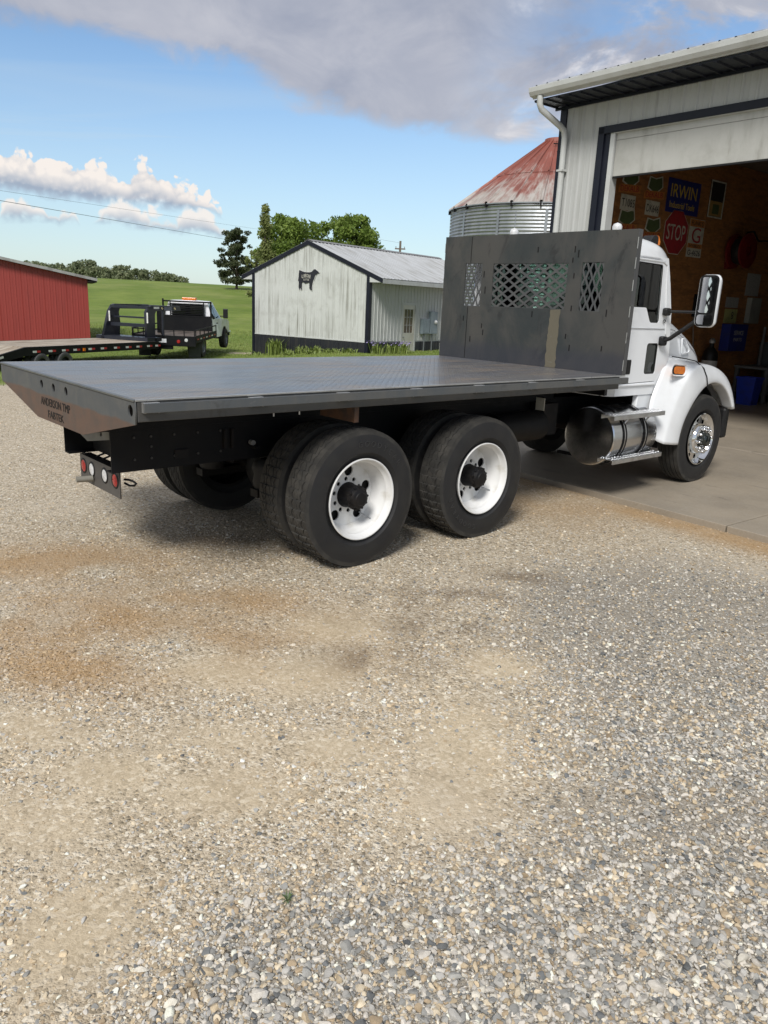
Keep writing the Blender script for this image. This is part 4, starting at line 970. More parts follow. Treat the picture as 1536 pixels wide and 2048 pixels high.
# --- axles, springs, tanks under the frame
for u in (U1, U2):
    ax = MB().tube((u, -.95, RT), (u, .95, RT), .07, n=14).lathe([(0, -.17), (.10, -.165), (.19, -.10), (.215, 0), (.19, .10), (.10, .165), (0, .17)], 20, 'x', (u, 0, RT)).build('axle', A['grime'], truck, smooth=45)
    for v in (-.43, .43):
        MB().lathe([(.05, 0), (.10, .01), (.115, .06), (.105, .12), (.12, .17), (.10, .22), (.05, .24)], 16, 'z', (u-.30, v, RT-.05)).build('air_spring', A['rubber'], truck, smooth=50)
        MB().tube((u-.22, v*.62, RT+.10), (u-.08, v*.62, RT+.10), .085, n=16).build('brake_chamber', A['grime'], truck, smooth=40)
        MB().box(u-.42, u+.10, v-.05, v+.05, RT-.10, RT-.04).build('trailing_arm', A['grime'], truck)
        MB().box(u-.05, u+.05, v-.04, v+.04, RT-.04, .74).build('spring_hanger', A['grime'], truck)
MB().tube((U2+.2, 0, RT+.1), (5.4, 0, .72), .05).build('drive_shaft', A['grime'], truck)
for v in (-.62, .62):
    MB().tube((3.75, v, .78), (4.45, v, .78), .15, n=20).build('air_tank', A['black_steel'], truck, smooth=40)
MB().box(4.55, 4.78, -.62, -.44, .66, .98).build('valve_box', A['grime'], truck)
MB().box(4.30, 4.31, -.80, -.70, .95, 1.07).build('data_plate', flat('pale_plate', (.42, .41, .36)), truck)
MB().box(.62, .72, -.445, -.433, .78, .84).build('frame_bracket', A['grime'], truck)
for a in ((1.0, 1.02, -.46, -.433, .82, .96), (1.06, 1.08, -.46, -.433, .82, .96), (1.24, 1.28, -.50, -.433, .80, .82)): MB().box(*a).build('frame_bracket', A['grime'], truck)
MB().tube((1.22, -.46, .85), (1.22, -.50, .85), .02, n=8).build('fitting', A['raw_bright'], truck)
tk = MB().lathe([(0, 5.018), (.27, 5.02), (.292, 5.024), (.302, 5.036), (.303, 5.05), (.303, 5.84), (.292, 5.862), (.2, 5.875), (0, 5.88)], 56, 'x', (0, -.86, .655)).build('fuel_tank', A['alum'], truck, smooth=35)
for u in (5.22, 5.62):
    MB().lathe([(.305, u-.03), (.312, u-.03), (.312, u+.03), (.305, u+.03)], 56, 'x', (0, -.86, .655), True).build('tank_strap', A['black_steel'], tk, smooth=40)
    MB().lathe([(.3125, u-.02), (.3165, u-.02), (.3165, u-.008), (.3125, u-.008)], 56, 'x', (0, -.86, .655), True).build('strap_edge', A['alum'], tk, smooth=40)
    MB().path([(u+.02, -1.12, .80), (u+.05, -1.17, .89)], .008, 6).build('step_brace', A['alum'], tk)
MB().lathe([(0, .06), (.05, .06), (.055, .05), (.055, 0), (.04, -.02)], 20, 'z', (5.76, -.86, .975)).build('filler_cap', A['grime'], tk, smooth=40)
def step(u0, u1, z, v0, v1):
    s_ = MB().box(u0, u1, v0, v1, z-.004, z).box(u0, u1, v0, v0+.006, z-.045, z-.0045).box(u0, u1, v1-.006, v1, z-.04, z-.0045).build('step', A['tread_alum'], truck, bev=.002)
    lm = bpy.data.meshes.get('step_lug')
    if lm is None: lm = MB().lathe([(.012, 0), (.009, .006), (.006, .007)], 8, 'z').mesh('step_lug'); lm.materials.append(A['alum'])
    n = int((u1-u0)/.05)
    for i in range(n):
        for j in range(3):
            q_ = bpy.data.objects.new('step_lug', lm); col.objects.link(q_); q_.parent = s_; q_.location = (u0+.03+i*(u1-u0-.05)/(n-1), v0+.03+j*(v1-v0-.055)/2, z)
step(4.90, 5.87, .915, -1.215, -1.06); step(4.97, 5.93, .462, -1.205, -1.03)
for u in (5.1, 5.7): MB().box(u, u+.04, -1.05, -.44, .40, .43).build('step_bracket', A['black_steel'], truck)
# --- cab
CABV = 1.0
def sideM(s): return frame((0, -CABV, 0), (1, 0, 0), (0, 0, 1)) if s < 0 else frame((0, CABV, 0), (1, 0, 0), (0, 0, 1))
side_out = [(5.19, 1.07), (5.62, 1.068), (6.00, 1.066), (6.06, 1.20), (6.18, 1.45), (6.10, 1.92), (6.05, 2.0), (5.975, 2.28), (5.90, 2.462), (5.17, 2.46)]
door_out = [(5.25, 1.19), (5.93, 1.20), (6.00, 1.30), (6.015, 1.6), (5.995, 1.95), (5.90, 2.36), (5.85, 2.425), (5.78, 2.44), (5.25, 2.44)]
win = [(5.31, 1.962), (5.565, 1.962), (5.585, 1.955), (5.60, 1.935), (5.67, 1.835), (5.685, 1.82), (5.71, 1.813), (5.83, 1.813), (5.85, 1.82), (5.862, 1.84), (5.812, 2.36), (5.80, 2.385), (5.78, 2.395), (5.31, 2.40)]
def shrink(p, d):
    cx = sum(a for a, _ in p)/len(p); cy = sum(b for _, b in p)/len(p)
    return [(cx+(a-cx)*(1-d/.4), cy+(b-cy)*(1-d/.5)) for a, b in p]
lowin = rrect(5.69, 5.915, 1.285, 1.605, .035)
rear_cab = plate('cab_rear', [rrect(-.90, .90, 1.07, 2.5, .03), rrect(-.78, .78, 1.80, 2.40, .06)], .012, frame((5.085, 0, 0), (0, -1, 0), (0, 0, 1)), A['white_paint'], truck)
plate('rear_window', [rrect(-.785, .785, 1.795, 2.405, .06)], .004, frame((5.091, 0, 0), (0, -1, 0), (0, 0, 1)), A['cab_glass'], rear_cab)
plate('window_seal', [rrect(-.80, .80, 1.78, 2.42, .07), rrect(-.765, .765, 1.815, 2.385, .05)], .006, frame((5.079, 0, 0), (0, -1, 0), (0, 0, 1)), A['black_plastic'], rear_cab)
for s in (-1, 1):
    M_ = sideM(s) @ Matrix.Translation((0, 0, .0 if s < 0 else -.0))
    cs = plate('cab_side', [side_out, door_out], .02, M_ if s < 0 else M_ @ Matrix.Translation((0, 0, .02)), A['white_paint'], truck, bev=.004)
    dr = plate('door', [shrink(door_out, .005), win, lowin], .028, M_ @ Matrix.Translation((0, 0, .004 if s < 0 else .024)), A['white_paint'], truck, bev=.006)
    plate('door_window', [[(a, b) for a, b in shrink(win, -.008)]], .004, M_ @ Matrix.Translation((0, 0, -.012 if s < 0 else .012+.012)), A['cab_glass'], dr)
    plate('lower_window', [rrect(5.685, 5.92, 1.28, 1.61, .035)], .004, M_ @ Matrix.Translation((0, 0, -.010 if s < 0 else .022)), A['glass_dark'], dr)
    plate('window_seal', [shrink(win, -.004), shrink(win, .012)], .006, M_ @ Matrix.Translation((0, 0, -.001 if s < 0 else .023)), A['black_plastic'], dr)
    plate('window_seal', [rrect(5.686, 5.919, 1.281, 1.609, .037), rrect(5.703, 5.902, 1.298, 1.592, .03)], .006, M_ @ Matrix.Translation((0, 0, -.001 if s < 0 else .023)), A['black_plastic'], dr)
    yy = s*(CABV+.012)
    MB().box(5.255, 5.995, min(yy, yy-s*.012), max(yy, yy-s*.012), 1.752, 1.758).build('belt_crease', simple('crease_grey', (.42, .43, .44), .4), dr)
    MB().box(5.335, 5.42, min(yy, yy-s*.03), max(yy, yy-s*.03), 1.29, 1.44).build('door_handle', A['black_plastic'], dr, bev=.01)
    MB().box(5.19, 5.93, min(s*1.018, s*.97), max(s*1.018, s*.97), 1.168, 1.186).build('drip_rail', A['white_paint'], truck, bev=.004)
    MB().path([(5.27, s*1.006, 2.425), (5.80, s*1.006, 2.425), (5.875, s*1.006, 2.39), (5.91, s*1.006, 2.2), (6.03, s*1.006, 1.7)], .010, 6).build('door_gutter', A['white_paint'], truck, smooth=50)
for s in (-1, 1):
    MB().grid([[(5.09+.11*(1-math.cos(t)), s*(.90+.10*math.sin(t)), z) for t in np.linspace(0, math.pi/2, 7)] for z in (1.07, 2.47)]).build('cab_corner', A['white_paint'], truck, smooth=60, solid=.006)
    MB().box(5.12, 5.98, min(s*.95, s*.965), max(s*.95, s*.965), 1.15, 1.80).build('door_lining', A['black_plastic'], truck)
    MB().box(5.12, 5.24, min(s*.93, s*.975), max(s*.93, s*.975), 1.80, 2.44).build('pillar_lining', A['black_plastic'], truck)
MB().box(5.12, 5.95, -.93, .93, 2.43, 2.445).build('roof_lining', A['black_plastic'], truck)
MB().box(5.10, 5.115, -.88, .88, 1.10, 1.79).build('rear_lining', A['black_plastic'], truck)
# interior seen dimly through the glass
MB().box(5.07, 5.95, -.96, .96, 1.08, 1.14).build('cab_floor', A['black_plastic'], truck)
MB().box(5.80, 6.05, -.95, .95, 1.45, 1.86).build('dashboard', A['black_plastic'], truck, bev=.04)
for v in (-.5, .5): MB().box(5.15, 5.30, v-.30, v+.30, 1.30, 2.10).box(5.15, 5.65, v-.25, v+.25, 1.22, 1.40).build('seat', A['black_plastic'], truck, bev=.05)
rows = []
for u, zc_, f in ((5.08, 2.50, .93), (5.10, 2.575, .945), (5.17, 2.63, .985), (5.30, 2.662, 1.), (5.55, 2.662, 1.), (5.78, 2.637, 1.), (5.92, 2.605, .975), (6.00, 2.575, .925), (6.05, 2.53, .87), (6.04, 2.48, .85)):
    ze = 2.445 if u < 6.0 else 2.46
    rows.append([(u, a*f, b) for a, b in ((-1.004, ze), (-1.0, ze+.03), (-.975, zc_-.085), (-.93, zc_-.04), (-.82, zc_-.008), (-.4, zc_+.02), (0, zc_+.025), (.4, zc_+.02), (.82, zc_-.008), (.93, zc_-.04), (.975, zc_-.085), (1.0, ze+.03), (1.004, ze))])
MB().grid(rows).build('cab_roof', A['white_paint'], truck, smooth=60, sub=1, solid=.01)
for v in (-.80, -.3, 0, .3, .80):
    cl = MB().prism([(5.72, 2.60), (5.90, 2.60), (5.90, 2.672), (5.86, 2.69), (5.80, 2.685)], v-.06, v+.06).build('clearance_lamp', A['black_plastic'], truck, bev=.01)
    MB().prism([(5.902, 2.60), (5.945, 2.595), (5.945, 2.635), (5.91, 2.685), (5.865, 2.693), (5.902, 2.672)], v-.055, v+.055).build('lens', A['amber'], cl, bev=.006)
# windshield, pillars
ws = MB(); ws.add([(6.08, -.93, 1.93), (6.08, .93, 1.93), (5.97, .90, 2.46), (5.97, -.90, 2.46), (6.16, 0, 1.93), (6.04, 0, 2.46)], [(0, 4, 5, 3), (4, 1, 2, 5)]); ws.build('windshield', A['cab_glass'], truck)
for s in (-1, 1): MB().path([(6.10, s*.965, 1.90), (6.02, s*.950, 2.22), (5.93, s*.925, 2.47)], .036, 8).build('pillar', A['white_paint'], truck, smooth=50)
# hood
hs_ = [(6.06, [(.985, 1.40), (.94, 1.70), (.88, 1.87), (.74, 1.955), (0, 2.0)]), (6.30, [(.90, 1.42), (.86, 1.70), (.81, 1.85), (.68, 1.935), (0, 1.975)]), (6.62, [(.80, 1.42), (.775, 1.68), (.735, 1.815), (.62, 1.90), (0, 1.94)]),
       (7.02, [(.72, 1.38), (.70, 1.58), (.665, 1.705), (.555, 1.79), (0, 1.84)]), (7.45, [(.66, 1.26), (.635, 1.44), (.60, 1.56), (.50, 1.64), (0, 1.70)]), (7.67, [(.62, 1.1), (.60, 1.34), (.565, 1.45), (.46, 1.53), (0, 1.585)]),
       (7.77, [(.60, .90), (.575, 1.2), (.54, 1.31), (.44, 1.385), (0, 1.43)]), (7.80, [(.58, .60), (.55, .85), (.52, 1.0), (.42, 1.05), (0, 1.08)])]
rows = [[(u, -a, z) for a, z in pr]+[(u, a, z) for a, z in reversed(pr[:-1])] for u, pr in hs_]
hood = MB().grid(rows).build('hood', A['white_paint'], truck, smooth=70, sub=2, solid=.008)
MB().box(7.79, 7.82, -.42, .42, .62, 1.06).build('grille', A['chrome'], truck)
MB().box(7.62, 7.80, -.92, .92, .46, .66).build('bumper', A['black_plastic'], truck, bev=.03)
for s in (-1, 1):
    MB().path([(6.92, s*.732, 1.635), (6.985, s*.722, 1.645), (7.17, s*.703, 1.525), (7.175, s*.702, 1.49), (7.14, s*.71, 1.475), (6.965, s*.735, 1.462), (6.935, s*.738, 1.48), (6.92, s*.732, 1.635)], .010, 8).build('hood_vent', A['white_paint'], hood, smooth=60)
    MB().path([(6.16, s*.925, 1.755), (6.62, s*.775, 1.735), (7.02, s*.695, 1.645), (7.45, s*.622, 1.485), (7.6, s*.60, 1.41)], .004, 6).build('hood_crease', simple('seam_grey', (.25, .25, .26), .5), hood)
def fender(s):
    lip = [(6.353, .493), (6.365, .62), (6.40, .74), (6.50, .885), (6.66, 1.05), (6.84, 1.155), (7.06, 1.175), (7.28, 1.10), (7.45, .97), (7.56, .825)]
    mid = [(6.046, .529), (6.075, .66), (6.125, .80), (6.20, .97), (6.31, 1.18), (6.52, 1.395), (6.95, 1.372), (7.30, 1.275), (7.54, 1.10), (7.672, .85)]
    out = [(5.93, .575, 1.085), (5.86, .76, 1.055), (5.82, .95, 1.03), (5.975, 1.20, 1.02), (6.14, 1.445, 1.0), (6.5, 1.452, .82), (6.95, 1.415, .715), (7.32, 1.30, .67), (7.56, 1.13, .645), (7.705, .85, .60)]
    rows = [[(u+.004, s*1.02, z-.004) for u, z in lip], [(u, s*1.155, z) for u, z in lip], [(u-.004, s*1.172, z+.008) for u, z in lip],
            [(.55*a+.45*c, s*1.180, .55*b+.45*d) for (a, b), (c, d) in zip(lip, mid)], [(u, s*(1.160 if i < 6 else 1.13), z) for i, (u, z) in enumerate(mid)], [(.93*a+.07*c, s*(1.150 if i < 6 else 1.115), .93*b+.07*d) for i, ((a, b), (c, d, v)) in enumerate(zip(mid, out))], [(.6*a+.4*c, s*(.62*1.15+.38*v), .6*b+.4*d) for (a, b), (c, d, v) in zip(mid, out)], [(u, s*v, z) for u, z, v in out]]
    f = MB().grid(rows).build('fender', A['white_paint'], truck, smooth=80, sub=2, solid=.008)
    MB(frame((6.20, s*1.108, 1.325), (1, 0, 0) if s < 0 else (-1, 0, 0), (0, 0, 1)) @ Matrix.Rotation(-.05, 4, 'Z')).add(*ring_face([(x, y) for x, y in rrect(-.165, .165, -.062, .062, .06)], [(x, y) for x, y in rrect(-.135, .135, -.046, .046, .045)], .028, .010)).build('marker_recess', A['white_paint'], f, smooth=50)
    plate('marker_lamp', [rrect(-.122, .122, -.040, .040, .04)], .022, frame((6.22, s*1.126, 1.325), (1, 0, 0) if s < 0 else (-1, 0, 0), (0, 0, 1)) @ Matrix.Rotation(-.05, 4, 'Z'), A['amber'], f, bev=.008)
    plate('lamp_gasket', [rrect(-.136, .136, -.050, .050, .048)], .014, frame((6.22, s*1.123, 1.325), (1, 0, 0) if s < 0 else (-1, 0, 0), (0, 0, 1)) @ Matrix.Rotation(-.05, 4, 'Z'), A['black_plastic'], f)
    MB().path([(6.50, s*.86, 1.449), (6.555, s*1.0, 1.435), (6.60, s*1.10, 1.415), (6.68, s*1.165, 1.34), (6.745, s*1.186, 1.24), (6.80, s*1.18, 1.145)], .006, 6).build('fender_seam', A['black_plastic'], f)
    # inner liner and splash flap
    MB().grid([[(6.80+.66*math.cos(t), s*v, .52+.66*math.sin(t)) for t in np.linspace(-.1, math.pi+.1, 18)] for v in (1.03, .62)]).build('wheel_liner', A['black_plastic'], f, solid=.01)
    MB().box(7.50, 7.62, min(s*1.12, s*.7), max(s*1.12, s*.7), .47, .84).build('splash_flap', A['black_plastic'], f, bev=.03)
    MB().box(5.98, 6.34, min(s*1.0, s*.7), max(s*1.0, s*.7), .50, .53).build('splash_flap', A['black_plastic'], f)
    return f
def ring_face(o, i, z0, z1):
    n = len(o); return [(a, b, z0) for a, b in o]+[(a, b, z1) for a, b in i], [(k, (k+1) % n, (k+1) % n+n, k+n) for k in range(n)]
fender(-1); fender(1)
for a in (-.99, .93): MB().prism([(5.63, .62), (6.0, .60), (5.98, 1.07), (5.66, 1.066)], a, a+.06).build('cowl_lower', A['white_paint'], truck, bev=.01)
MB().box(5.3, 7.6, -.40, .40, .62, .98).build('engine', A['grime'], truck, bev=.05)
MB().tube((UF, -.95, .45), (UF, .95, .45), .06).build('front_axle', A['grime'], truck)
# mirrors on two arms
for s in (-1, 1):
    mr = empty('mirror', (6.0, s*1.34, 1.80), 0, truck)
    def mp(u, v, z): return (u-6.0, s*(v-1.34), z-1.80)
    prof = [(0, 0)]
    hsg = MB(); rings = []
    for k, (dx, sc_) in enumerate(((0., 1.), (.03, 1.03), (.08, .97), (.11, .80), (.118, .5))):
        rings.append([(dx+.06*0, s*(x*sc_), .252+(y-.252)*sc_) for x, y in rrect(-.02, .185, 0., .505, .05)])
    n_ = len(rings[0]); rings2 = [r+[r[0]] for r in rings]
    hsg.grid(rings2); hsg.add(rings[-1], [tuple(range(n_))])
    h_ = hsg.build('housing', A['white_paint'], mr, smooth=50)
    MB().add(*([(0.004, s*x, y) for x, y in rrect(-.018, .183, .002, .503, .05)], [tuple(range(n_))])).build('bezel', A['black_plastic'], mr)
    MB().add(*([(-.002, s*x, y) for x, y in rrect(.0, .165, .135, .485, .03)], [tuple(range(n_))])).build('glass', A['mirror'], mr)
    MB().add(*([(-.002, s*x, y) for x, y in rrect(.0, .165, .02, .118, .03)], [tuple(range(n_))])).build('convex_glass', A['mirror'], mr)
    MB().path([mp(5.96, 1.02, 1.935), mp(6.0, 1.12, 1.937), mp(6.05, 1.42, 1.94)], .014, 8).build('arm', A['black_plastic'], mr, smooth=50)
    MB().path([mp(5.93, 1.02, 1.62), mp(5.96, 1.10, 1.66), mp(6.05, 1.38, 1.90)], .022, 8).build('arm', A['black_plastic'], mr, smooth=50)
    MB().box(5.90-6.0, 6.0-6.0, min(s*(1.0-1.34), s*(1.06-1.34)), max(s*(1.0-1.34), s*(1.06-1.34)), .09, .17).box(5.90-6.0, 6.0-6.0, min(s*(1.0-1.34), s*(1.06-1.34)), max(s*(1.0-1.34), s*(1.06-1.34)), -.22, -.12).build('arm_base', A['black_plastic'], mr, bev=.02)
MB().path([(5.95+.028*math.cos(t), -1.0175, 1.822+.026*math.sin(t)) for t in np.linspace(.3, 2.9, 8)], .004, 5).path([(5.953+.014*math.cos(t), -1.0175, 1.812+.013*math.sin(t)) for t in np.linspace(0, 3.1, 8)], .003, 5).build('emblem', A['black_plastic'], truck)

# ================================================================== WHITE SHED
SA = R_(145.23); SM = (-.918, 29.91); SW, SLN, SE, SR, SO, SZ = 6.1, 9.78, 2.98, 4.12, .62, -.55
# local frame: x to the right along the gable (from its left corner), y into the depth, z up
shed = empty('shed', (SM[0]+math.cos(SA)*SW, SM[1]+math.sin(SA)*SW, -.03), SA-math.pi)
tag(shed, 'small white metal shed with black trim, mildewed gable and pale roof', 'shed')
ST = Matrix.Translation(shed.location) @ Matrix.Rotation(SA-math.pi, 4, 'Z')
kk = (SR-SE)/(SW/2)
def gtop(x): return SE+kk*(SW/2-abs(x-SW/2))
BD = .44
x = .13
while x < SW-.14:
    e = min(x+.9144, SW-.13); rib_panel(x, e, const(BD+.02), lambda q: gtop(q)-.03, I4, 'gable_panel', MT['siding_shed'], shed, ph=.13, extra=(SW/2,)); x = e
x = .13
while x < SW-.14:
    e = min(x+.9144, SW-.13); rib_panel(x, e, const(SZ), const(BD-.02), I4, 'base_panel', MT['siding_black'], shed, ph=.13); x = e
MB().prism([(.02, SZ), (SW-.02, SZ), (SW-.02, SE-.04), (SW/2, SR-.05), (.02, SE-.04)], .012, .06).build('gable_wall', MT['siding_shed_side'], shed)
MB().box(.13, SW-.13, -.022, .012, BD-.02, BD+.02).build('base_trim', MT['white_trim'], shed)
RS = Matrix.Translation((SW, 0, 0)) @ Matrix.Rotation(math.pi/2, 4, 'Z')      # right hand long wall: local x runs into the depth
for seg in ((.13, 2.20), (3.27, SLN-.13)):
    x = seg[0]
    while x < seg[1]-.01:
        e = min(x+.9144, seg[1]); rib_panel(x, e, const(BD+.02), const(SE-.06), RS, 'side_panel', MT['siding_shed_side'], shed, ph=.13)
        rib_panel(x, e, const(SZ), const(BD-.02), RS, 'base_panel', MT['siding_black'], shed, ph=.13); x = e
rib_panel(2.20, 3.27, const(1.97), const(SE-.06), RS, 'side_panel', MT['siding_shed_side'], shed, ph=.13)
MB(RS).box(0, SLN, .012, .06, SZ, SE-.05).build('side_wall', MT['siding_shed_side'], shed)
MB().box(.02, .07, .06, SLN, SZ, SE-.05).box(.07, SW-.07, SLN-.05, SLN, SZ, SE-.05).build('far_walls', MT['siding_shed_side'], shed)
MB().prism([(.07, SE-.05), (SW-.07, SE-.05), (SW/2, SR-.05)], SLN-.05, SLN).build('far_gable', MT['siding_shed_side'], shed)
for x0, x1 in ((-.025, .13), (SW-.13, SW+.025)): MB().box(x0, x1, -.026, .13, SZ, SE-.03).build('corner_trim', MT['trim_black'], shed, bev=.003)
def rake(x0, z0, x1, z1, y0, y1, th): return [(x0, z0), (x1, z1), (x1, z1+th), (x0, z0+th)]
for (xa, xb) in ((-SO, SW/2), (SW+SO, SW/2)):
    za, zb = SE-kk*SO, SR
    for y0, y1, nm in ((-.05, -.028, 'rake_trim'), (SLN+.03, SLN+.05, 'rake_trim')): MB().prism([(xa, za-.12), (xb, zb-.12), (xb, zb+.045), (xa, za+.045)], y0, y1).build(nm, MT['trim_black'], shed)
    # roof sheets with ribs running down the slope
    y = -.05
    while y < SLN+.05:
        e = min(y+.9144, SLN+.05); pr = [(y, 0), (e, 0)]; k = y
        while k < e:
            for dx, h in ((.085, 0), (.10, .02), (.125, .02), (.14, 0)):
                if k+dx < e: pr.append((k+dx, h))
            k += .2286
        pr.sort(); MB().grid([[(xa, q_, za+.05+h) for q_, h in pr], [(xb, q_, zb+.05+h) for q_, h in pr]]).build('roof_panel', MT['metal_roof'], shed, solid=.004); y = e
    sx_ = 1 if xa > 0 else -1
    MB().box(min(xa, xa-sx_*.02), max(xa, xa-sx_*.02), -.03, SLN+.03, za-.13, za+.03).build('fascia', MT['white_trim'], shed)
    MB().add([(xa-sx_*.02, -.028, za-.10), (xa-sx_*(SO-.02), -.028, za-.10), (xa-sx_*(SO-.02), SLN, za-.10), (xa-sx_*.02, SLN, za-.10)], [(0, 1, 2, 3)]).build('soffit', MT['siding_shed_side'], shed, solid=.01)
    MB().add([(xa-sx_*.02, -.027, za-.10), (xa-sx_*(SO-.02), -.027, za-.10), (xa-sx_*(SO-.02), -.027, SE-.12), ], [(0, 1, 2)]).build('eave_return', MT['white_trim'], shed, solid=.01)
mb = MB(); y = -.05
rc = []
while y < SLN+.06:
    d_ = .012 if int(round((y+.05)/.114)) % 2 else .0
    rc.append([(SW/2+a, y, SR+.078+b-(d_ if a in (-.2, .2) else 0)) for a, b in ((-.2, -.062), (0, .01), (.2, -.062))]); y += .114
mb.grid(rc); mb.build('ridge_cap', simple('ridge_grey', (.20, .20, .20), .5), shed, solid=.004)
# door with nine lights
dj = MT['white_trim']
MB(RS).box(2.20, 2.29, -.035, .03, SZ, 1.97).build('door_frame', dj, shed); MB(RS).box(3.18, 3.27, -.035, .03, SZ, 1.97).build('door_frame', dj, shed); MB(RS).box(2.29, 3.18, -.035, .03, 1.88, 1.97).build('door_frame', dj, shed)
ddm = mat_siding('stained_door', (.58, .57, .51), (.33, .27, .16), .7, xs=3., zs=1.)
RSP = RS @ frame((0, 0, 0), (1, 0, 0), (0, 0, 1))
dpan = plate('door', [rect(2.30, 3.17, -.25, 1.875), rect(2.42, 3.05, .78, 1.72)], .03, RSP @ Matrix.Translation((0, 0, .012)), ddm, shed)
for i in range(3):
    for j in range(3): MB(RSP).box(2.425+i*.21, 2.425+i*.21+.195, .785+j*.312, .785+j*.312+.297, -.012, -.006).build('pane', simple('dusky_glass', (.10, .075, .05), .12, 0, (.05, .045, .04), 3.), dpan)
for i in (1, 2): MB(RSP).box(2.412+i*.21, 2.428+i*.21, .78, 1.72, -.004, .010).box(2.42, 3.05, .770+i*.3125, .786+i*.3125, -.003, .0085).build('muntin', dj, dpan)
MB(RSP).lathe([(0, .07), (.03, .065), (.03, .04), (.012, .03), (.012, .01)], 12, 'z', (2.38, .62, 0)).build('knob', MT['galv'], dpan, smooth=50)
# cow silhouette sign
cow = [(428, 235), (420, 300), (408, 400), (400, 520), (385, 640), (382, 690), (405, 730), (410, 830), (400, 930), (400, 1005), (425, 1030), (435, 1085), (460, 1090), (465, 1050), (480, 1000), (500, 1040), (515, 1085), (548, 1085), (552, 1060), (530, 1010), (535, 900), (545, 800), (560, 745),
       (620, 750), (660, 790), (690, 810), (720, 800), (760, 785), (840, 780), (865, 760), (875, 850), (878, 950), (872, 1020), (900, 1070), (950, 1100), (998, 1110), (1003, 1085), (985, 1010), (1000, 900), (1022, 800), (1040, 700), (1090, 600), (1120, 500), (1150, 440), (1200, 400), (1270, 370), (1292, 345), (1280, 300), (1230, 265), (1180, 220), (1150, 190), (1090, 188), (1050, 215), (1010, 265), (960, 305), (880, 322), (760, 320), (660, 308), (560, 275), (480, 240), (440, 225)]
def cw(a, b):                              # zoomed pixel of the gable photo -> gable coordinates
    px, py = 580+a/21.943, 530+b/21.943
    d = ray(px, py); o = np.array([0, 0, CAM_H]); n_ = np.array((ST.to_3x3() @ Vector((0, 1, 0)))[:]); p0 = np.array(ST.translation[:])
    p = o+d*(((p0-o)@n_)/(d@n_)); l = ST.inverted() @ Vector(p); return l.x, l.z
cpts = [cw(a, b) for a, b in cow]
GF = ST @ frame((0, -.036, 0), (1, 0, 0), (0, 0, 1))
cow_o = plate('cow_sign', [cpts], .008, I4, flat('cow_black', (.014, .015, .022), .4)); cow_o.matrix_world = GF
tag(cow_o, 'black show steer silhouette sign with white lettering on gable', 'sign')
ccx = sum(a for a, _ in cpts)/len(cpts); ccz = sum(b for _, b in cpts)/len(cpts)
big = [(ccx+(a-ccx)*1.06, ccz+(b-ccz)*1.05) for a, b in cpts]
plate('backing', [big], .004, Matrix.Translation((0, 0, -.0075)), flat('sign_backing', (.66, .66, .64)), cow_o)
(tx0, tz1), (tx1, tz0) = cw(548, 395), cw(945, 580)
for i, ch in enumerate('LUECKE'):
    f = (i+.5)/6; zz = .5-abs(f-.5)
    me_ = text_mesh(ch, (tx1-tx0)/6*.84, (tz1-tz0)*.80); me_.transform(Matrix.Translation((tx0+(tx1-tx0)*i/6, tz0+.02+.10*(zz-.3), .0008))); place(me_, 'lettering', cWh, cow_o)
(tx0, tz1), (tx1, tz0) = cw(615, 600), cw(860, 685)
lettering('CATTLE', tx1-tx0, tz1-tz0, Matrix.Translation((tx0, tz0, .0008)), cWh, cow_o)
# meter boxes with conduits, hung on the long wall
def wall_item(name, label, cat, y0): 
    o = empty(name, tuple(ST @ Vector((SW+.02, y0, 0))), SA-math.pi); tag(o, label, cat); return o
mbx = wall_item('breaker_box', 'square grey breaker box on the white shed wall', 'electric box', 3.6)
MB().box(0, .14, 0, .56, .74, 1.36).build('cabinet', MT['grey_box'], mbx, bev=.01); MB().box(.141, .147, .04, .52, .78, 1.32).build('cover', MT['grey_box'], mbx); MB().tube((.07, .25, -.5), (.07, .25, .74), .03).build('conduit', MT['galv'], mbx)
mt2 = wall_item('meter_box', 'tall grey electric meter box beside the breaker box', 'electric box', 4.22)
MB().box(0, .15, 0, .52, .74, 1.66).build('cabinet', MT['grey_box'], mt2, bev=.01); MB().lathe([(0, .24), (.05, .235), (.085, .20), (.09, .15)], 18, 'x', (0, .36, 1.22)).build('meter', MT['clear_lens'], mt2, smooth=50); MB().tube((.07, .25, -.5), (.07, .25, .74), .03).build('conduit', MT['galv'], mt2)

# ================================================================== GRAIN BIN
SIL = (5.13, 27.3); SRAD, SEV, SPK = 3.33, 4.95, 7.2
silo = empty('grain_bin', (SIL[0], SIL[1], -.2)); tag(silo, 'round galvanised grain bin with rusty red conical roof', 'grain bin')
for k in range(6):                         # stacked rings of corrugated sheet
    z0 = k*.86; z1 = min(z0+.86, SEV+.2)
    n_ = int((z1-z0)/.0169); pr = [(SRAD+.016*math.cos((z0+(z1-z0)*i/n_)*2*math.pi/.1015), z0+(z1-z0)*i/n_) for i in range(n_+1)]
    MB().lathe(pr, 96, 'z').build('wall_ring', MT['galv'], silo, smooth=80)
for i in range(14):
    a = 2*math.pi*i/14; c_, s_ = math.cos(a), math.sin(a)
    MB(Matrix.Rotation(a, 4, 'Z')).box(SRAD+.017, SRAD+.024, -.04, .04, .9*(i % 2), SEV).build('lap_seam', MT['galv'], silo)
